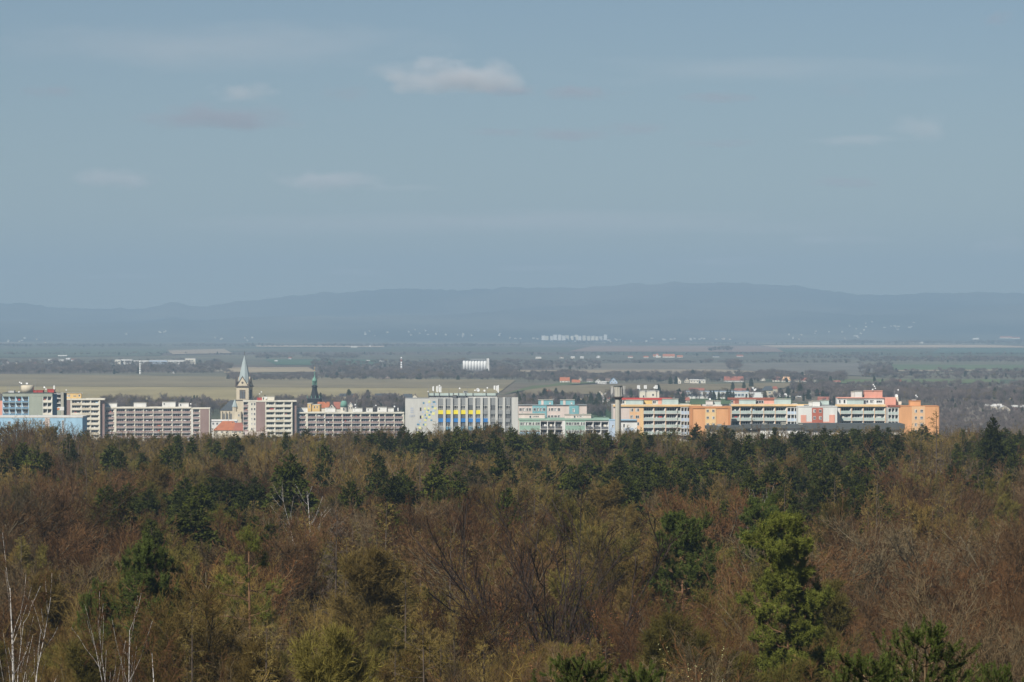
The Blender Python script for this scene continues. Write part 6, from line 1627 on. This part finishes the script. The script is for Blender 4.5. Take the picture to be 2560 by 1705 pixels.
 (2440, 849, 16, 2, 2, 'e', P_CREAM, P_CONC, G3, 'pale far farm left of the hamlet'), (2280, 858, 60, 2, 1.5, 'e', P_CREAM, P_CONC, G3, 'long pale far greenhouse on the right'),
]
for (px, pb, w, hw, hr, o_, wm, rm, grp, lab) in HS:
    dep = 9.0 if w < 40 else 12.0
    house('house', lab, px, pb, w, hw, hr, o_, wm, rm, None, dep, grp, wins=3 if w > 20 else 2, hip=0.22 if 'hipped' in lab else 0.02, chim=(hr > 4))

# long white hall, white box and the villa
x_, y_, z_ = hit(1795, 998)
b = Bld('hall', 'long white hall with a strip of grey windows', 1716, 1872, y_, 14, 0, group=G2)
b.core(1717, 1872, 979, P_WHITE, 0.2); b.box('parapet_band', 1716, 1872.5, 978, 979, -0.1, 14.1, P_BLUE_P)
for k in range(17): b.win(1721 + 8.8 * k, 1728 + 8.8 * k, 984, 991, 0.12, 3, None, P_BLUE_P)
x_, y_, z_ = hit(1893, 997)
b = Bld('hall', 'bright white windowless cube right of the long hall', 1873, 1914, y_ - 10, 12, 0, group=G2)
b.core(1873.5, 1914, 981.5, P_DISH, 0); b.box('parapet_band', 1873, 1914.5, 980.8, 981.5, -0.1, 12.1, P_WHITE); b.box('corner_strip', 1873.4, 1878, 981.7, None, -0.06, -0.01, P_CONC); b.dish(1883, 970, 2.4); b.dish(1887, 975, 2.8); b.dish(1890, 973, 2); b.mast(1885, 966, 981)
x_, y_, z_ = hit(1930, 996)
b = Bld('villa', 'sandy villa with two storeys of windows and a dark roof', 1914, 1945, y_, 10, 0, cat='house', group=G2)
b.core(1915, 1932, 975, P_STONE, 0); b.core(1932.2, 1944, 972, P_STONE, 0.4); b.grid([(1921, 1927)], [(979, 984), (987, 992)], 2); b.grid([(1934, 1939)], [(977, 983), (986, 992)], 2, y=0.34)
g = Geo(); g.add([(b.x(1905), -0.4, b.z(976)), (b.x(1932), -0.4, b.z(976)), (b.x(1932), 9, b.z(976)), (b.x(1905), 9, b.z(976)), (b.x(1913), 4, b.z(966)), (b.x(1929), 4, b.z(964.5))], [(0, 1, 5), (0, 5, 4), (2, 3, 4), (2, 4, 5), (3, 0, 4), (1, 2, 5), (0, 3, 2), (0, 2, 1)]); b.mesh('roof', g, [P_ROOF_S])
g = Geo(); g.add([(b.x(1932), 0, b.z(972)), (b.x(1945), 0, b.z(972)), (b.x(1945), 9, b.z(972)), (b.x(1932), 9, b.z(972)), (b.x(1934), 4, b.z(966)), (b.x(1942), 4, b.z(966))], [(0, 1, 5), (0, 5, 4), (2, 3, 4), (2, 4, 5), (3, 0, 4), (1, 2, 5), (0, 3, 2), (0, 2, 1)]); b.mesh('roof', g, [P_ROOF_R])

# silo, chimneys, industrial halls
x_, y_, z_ = hit(1190, 927)
b = Bld('grain_silo', 'white grain silo with a row of cylinders and a lift tower', 1157, 1223, y_, 9, 0, cat='silo')
for k in range(8):
    g = Geo(); r = 4.0 / b.s; g.lathe([(r, 0), (r, b.z(902.5)), (r * 0.7, b.z(901.5))], 14)
    b.mesh('silo_cylinder', g, [P_DISH], True, (b.x(1161 + 7.4 * k), r + 0.5, 0))
b.box('back_wall', 1158, 1216, 902.8, None, 5, 8, P_DISH); b.box('top_gallery', 1158, 1216, 900, 901.6, 0.4, 6, P_GREY_M); b.box('lift_tower', 1216.5, 1223, 896, None, 0, 6, P_WHITE); b.box('gallery_house', 1176, 1213, 897, 899.9, 1.5, 5, P_GREY_M)
for (px, t, bt, lab, striped) in ((350, 902, 936, 'slender pale chimney in front of the white factory halls', False), (1003.5, 893, 927, 'red and white striped chimney left of the silo', True)):
    x_, y_, z_ = hit(px, bt)
    b = Bld('chimney', lab, px - 2, px + 2, y_, 3, 0, cat='chimney')
    n = 6
    for k in range(n):
        g = Geo(); z0 = 0 if k == 0 else b.z(bt - (bt - t) * k / n); z1 = b.z(bt - (bt - t) * (k + 1) / n); f = lambda q: (2.5 - 0.7 * q / n) / b.s
        g.lathe([(f(k), z0), (f(k + 1), z1)], 12)
        b.mesh('shaft_band', g, [(P_ROOF_R if k in (0, 4) else P_DISH) if striped else P_WHITE], True, (0, 1.2, 0))
    g = Geo(); g.lathe([(2.6 / b.s, b.z(t + 4)), (2.6 / b.s, b.z(t + 3))], 12); b.mesh('platform', g, [P_GREY_M], loc=(0, 1.2, 0))
for (a, c, t, m_, lab) in ((287, 302, 899, P_CREAM, 'short cream factory hall at the left end of the white works'), (303, 330, 898, P_WHITE, 'white factory hall second from the left end of the works'), (331, 372, 901, P_WHITE, 'white factory hall behind the slender pale chimney'), (373, 418, 900, P_BLUE_P, 'bluish factory hall in the middle of the works'), (419, 462, 900, P_WHITE, 'white factory hall right of the bluish one'), (463, 489, 896, P_CREAM, 'tall cream factory hall at the right end of the works')):
    x_, y_, z_ = hit((a + c) / 2, 911)
    b = Bld('factory_hall', lab, a, c, y_, 20, 0, group='white factory halls')
    b.core(a, c - 0.3, t + 1, m_, 0); b.box('roof', a - 0.3, c, t, t + 0.95, -0.2, 20.2, P_CONC)
    for k in range(int((c - a) / 7)): b.win(a + 1.5 + 7 * k, a + 6.5 + 7 * k, t + 4, t + 6.5, -0.06, 3, None, P_GREY_M)
x_, y_, z_ = hit(1643, 894)
b = Bld('village_church', 'tiny white church tower with a red roof far on the plain', 1640, 1650, y_, 8, 0, cat='church')
b.box('tower', 1640.5, 1645, 887, None, 0, 5, P_WHITE); g = Geo(); g.lathe([(2.8 / b.s * 1.3, b.z(887)), (0.1, b.z(882.5))], 4, 0, 0, 0, math.pi / 4); b.mesh('spire', g, [P_ROOF_T], loc=(b.x(1642.8), 2.5, 0)); b.box('nave', 1645.2, 1652, 890, None, 0, 6, P_CREAM)

# far settlements at the foot of the mountains
rh = np.random.default_rng(31)
def far_block(name, px, pyb, w, h, wm, rm, lab, grp, Yfix=None):
    x_, y_, z_ = hit(px, pyb)
    b = Bld(name, lab, px - w / 2, px + w / 2, y_, 14, rh.uniform(-20, 20), 'building', grp)
    hw = w / 2 / b.s; z1 = h / b.s + 1
    b.part('wall', unit_box(wm), (-hw, 0, -2), (2 * hw, 12, z1 + 2)); b.part('roof', unit_box(rm), (-hw - 0.4, -0.4, z1), (2 * hw + 0.8, 12.8, 0.9))
    return b
for k in range(16):
    far_block('far_panel_block', 1357 + k * 10.4 + rh.uniform(-1, 1), 850.5 + rh.uniform(-0.6, 0.6), rh.uniform(6, 9.5), rh.uniform(8, 13), (P_DISH, P_WHITE, P_CREAM)[rh.integers(0, 3)], P_CONC, 'pale far panel block, one of a row under the mountains', 'pale panel blocks under the mountains')
for (p0, p1, y0, y1, n, lab) in ((1285, 1350, 847, 852, 5, 'pale far house just left of the far panel blocks'), (1510, 1560, 847, 852, 5, 'pale far house just right of the far panel blocks'), (1560, 1830, 846, 851, 16, 'pale far house in the string right of the far panel blocks'), (910, 1100, 824, 842, 12, 'pale far house on the slope above the silo, to its left'),
                             (1100, 1290, 834, 846, 10, 'pale far house on the slope straight above the silo'), (1960, 2160, 828, 850, 14, 'pale far house on the slope above the white terracotta block'), (2080, 2310, 806, 826, 16, 'pale far house high on the slope above the orange corner block'), (300, 480, 826, 838, 6, 'pale far house on the slope above the white factory halls'),
                             (0, 160, 845, 858, 7, 'pale far house under the ridge at the left edge'), (1430, 1640, 853, 858, 5, 'pale far house on the plain below the far panel blocks'), (440, 640, 838, 852, 6, 'pale far house above the church spire')):
    for k in range(n):
        w = rh.uniform(2.5, 5.5)
        far_block('far_house', rh.uniform(p0, p1), rh.uniform(y0, y1), w, rh.uniform(1.4, 2.8), (P_BEIGE, P_CREAM, P_BACK, P_BEIGE)[rh.integers(0, 4)], (P_CONC, P_ROOF_R, P_GREY, P_GREY)[rh.integers(0, 4)], lab, 'far houses at the mountain foot')
# ------------------------------------------------------------------ clouds: small fair-weather cumulus far beyond the hills
def cloud_material(nm, col):
    m = bpy.data.materials.new(nm); m.use_nodes = True
    nt = m.node_tree; N = nt.nodes.new; L = nt.links.new
    for n in list(nt.nodes):
        if n.type != 'OUTPUT_MATERIAL': nt.nodes.remove(n)
    tc = N('ShaderNodeTexCoord'); oi = N('ShaderNodeObjectInfo')
    ln = N('ShaderNodeVectorMath'); ln.operation = 'LENGTH'; L(tc.outputs['Object'], ln.inputs[0])
    mp = N('ShaderNodeMapping'); mp.inputs['Scale'].default_value = (2.2, 1.2, 1.0); L(tc.outputs['Object'], mp.inputs[0])
    w = N('ShaderNodeMath'); w.operation = 'MULTIPLY'; w.inputs[1].default_value = 37.0; L(oi.outputs['Random'], w.inputs[0])
    nz = N('ShaderNodeTexNoise'); nz.noise_dimensions = '4D'; nz.inputs['Scale'].default_value = 1.15; nz.inputs['Detail'].default_value = 5; nz.inputs['Roughness'].default_value = 0.58
    L(mp.outputs[0], nz.inputs['Vector']); L(w.outputs[0], nz.inputs['W'])
    a = N('ShaderNodeMath'); a.operation = 'MULTIPLY_ADD'; a.inputs[1].default_value = -1.0; a.inputs[2].default_value = 0.72; L(ln.outputs['Value'], a.inputs[0])
    b = N('ShaderNodeMath'); b.operation = 'MULTIPLY_ADD'; b.inputs[1].default_value = 1.9; b.inputs[2].default_value = -0.95; L(nz.outputs['Fac'], b.inputs[0])
    c = N('ShaderNodeMath'); c.operation = 'ADD'; c.use_clamp = True; L(a.outputs[0], c.inputs[0]); L(b.outputs[0], c.inputs[1])
    sep = N('ShaderNodeSeparateColor'); L(oi.outputs['Color'], sep.inputs[0])
    d = N('ShaderNodeMath'); d.operation = 'MULTIPLY'; L(c.outputs[0], d.inputs[0]); L(sep.outputs[0], d.inputs[1])
    e = N('ShaderNodeMath'); e.operation = 'MULTIPLY'; e.inputs[1].default_value = 0.0055; L(d.outputs[0], e.inputs[0])
    v = N('ShaderNodeVolumePrincipled'); v.inputs['Color'].default_value = (*col, 1); v.inputs['Anisotropy'].default_value = -0.4
    L(e.outputs[0], v.inputs['Density']); L(v.outputs[0], nt.nodes['Material Output'].inputs['Volume'])
    return m
M_CLOUD = cloud_material('cloud_vapour', (0.96, 0.93, 0.93))
M_CLOUD_G = cloud_material('grey_cloud_vapour', (0.56, 0.50, 0.56))
def blob(m):
    g = Geo(); prof = [(math.sin(t) , -math.cos(t)) for t in np.linspace(0.02, math.pi - 0.02, 12)]
    g.lathe(prof, 24); return g.mesh('cloud', [m], True)
CLOUD_MESH = [blob(M_CLOUD), blob(M_CLOUD_G)]
def cloud(label, px, py, w, h, dens):
    Y = min(62000.0, max(30500.0, 1900.0 * F / (HY - py)))
    o = bpy.data.objects.new('cloud', CLOUD_MESH[0 if ('pale' in label or 'white' in label or 'domed' in label or 'hazy' in label) else 1])
    o.location = at(px, py, Y); s = Y / F
    o.scale = (w / 2 * s * 1.35, w / 2 * s * 0.9, h / 2 * s * 1.3)
    o.color = (dens, dens, dens, 1)
    link(o); tag(o, label, 'cloud', 'small clouds over the mountains', 'thing')
for (px, py, w, h, dn, lab) in [
    (1130, 195, 310, 88, 0.9, 'brightest cloud with a domed white top in the middle of the sky'), (1270, 226, 170, 30, 0.35, 'grey tail trailing right of the brightest cloud'), (1445, 230, 190, 46, 0.28, 'faint grey cloud second right of the brightest one'),
    (612, 232, 150, 56, 0.45, 'pale puff on top of the broad left cloud'), (580, 292, 380, 66, 0.2, 'broad faint grey cloud left of the brightest one'), (430, 300, 190, 44, 0.16, 'thin left end of the broad faint cloud'), (130, 228, 140, 36, 0.2, 'small grey cloud near the left edge'),
    (860, 232, 130, 44, 0.16, 'wisp between the broad left cloud and the brightest one'), (1240, 330, 170, 26, 0.14, 'thin grey streak below the brightest cloud'), (1420, 336, 240, 34, 0.16, 'long thin streak right of the one below the brightest cloud'), (1600, 322, 180, 36, 0.16, 'soft pinkish wisp in the right half of the sky'),
    (1795, 244, 180, 30, 0.2, 'flat grey cloud right of centre'), (1800, 358, 200, 22, 0.12, 'very thin grey streak under the flat grey cloud'), (2305, 318, 160, 70, 0.24, 'faint domed cloud toward the right edge'), (2150, 350, 240, 30, 0.14, 'flat streak left of the faint domed cloud'), (2495, 46, 80, 40, 0.3, 'small torn cloud in the top right corner'),
    (285, 448, 210, 52, 0.3, 'low pale cloud bank on the left'), (820, 452, 260, 58, 0.3, 'low pale cloud bank left of centre'), (1010, 470, 200, 22, 0.1, 'thin streak right of the low pale bank'), (2110, 455, 200, 34, 0.14, 'low thin cloud on the right'), (2110, 228, 110, 40, 0.12, 'faint scrap above the right clouds'),
    (880, 680, 200, 26, 0.16, 'hazy cloud just above the mountains left of centre'), (1370, 672, 260, 24, 0.16, 'hazy cloud just above the mountain crest'), (1790, 655, 260, 30, 0.16, 'hazy cloud above the highest part of the ridge'), (2510, 615, 160, 50, 0.16, 'hazy cloud low at the right edge'), (2090, 598, 240, 32, 0.12, 'hazy cloud low on the right'), (300, 690, 220, 22, 0.12, 'hazy cloud low on the left'),
    (520, 120, 1100, 110, 0.035, 'very broad hazy veil across the upper left sky'), (1950, 175, 1000, 60, 0.03, 'very broad hazy veil across the upper right sky'), (1250, 560, 1500, 70, 0.03, 'very broad hazy veil low over the mountains')]:
    cloud(lab, px, py, w * (1.0 if dn > 1 else 1.15), h * (1.0 if dn > 1 else 1.1), dn * (1.5 if ('pale' in lab or 'hazy' in lab or 'domed' in lab) else 2.6))
# ------------------------------------------------------------------ haze: the air of the valley
def haze(density=9.2e-5):
    x, y0, y1, z0, z1 = 5600.0, -420.0, 27500.0, -30.0, 520.0
    g = Geo(); g.box(-x, x, y0, y1, z0, z1)
    m = bpy.data.materials.new('haze_air'); m.use_nodes = True
    nt = m.node_tree
    for n in list(nt.nodes):
        if n.type != 'OUTPUT_MATERIAL': nt.nodes.remove(n)
    v = nt.nodes.new('ShaderNodeVolumePrincipled')
    v.inputs['Color'].default_value = (0.47, 0.665, 0.86, 1)
    v.inputs['Density'].default_value = density
    v.inputs['Anisotropy'].default_value = 0.0
    nt.links.new(v.outputs[0], nt.nodes['Material Output'].inputs['Volume'])
    o = link(bpy.data.objects.new('haze', g.mesh('haze', [m])))
    tag(o, 'thin blue haze filling the valley air', None, None, 'stuff')
haze()
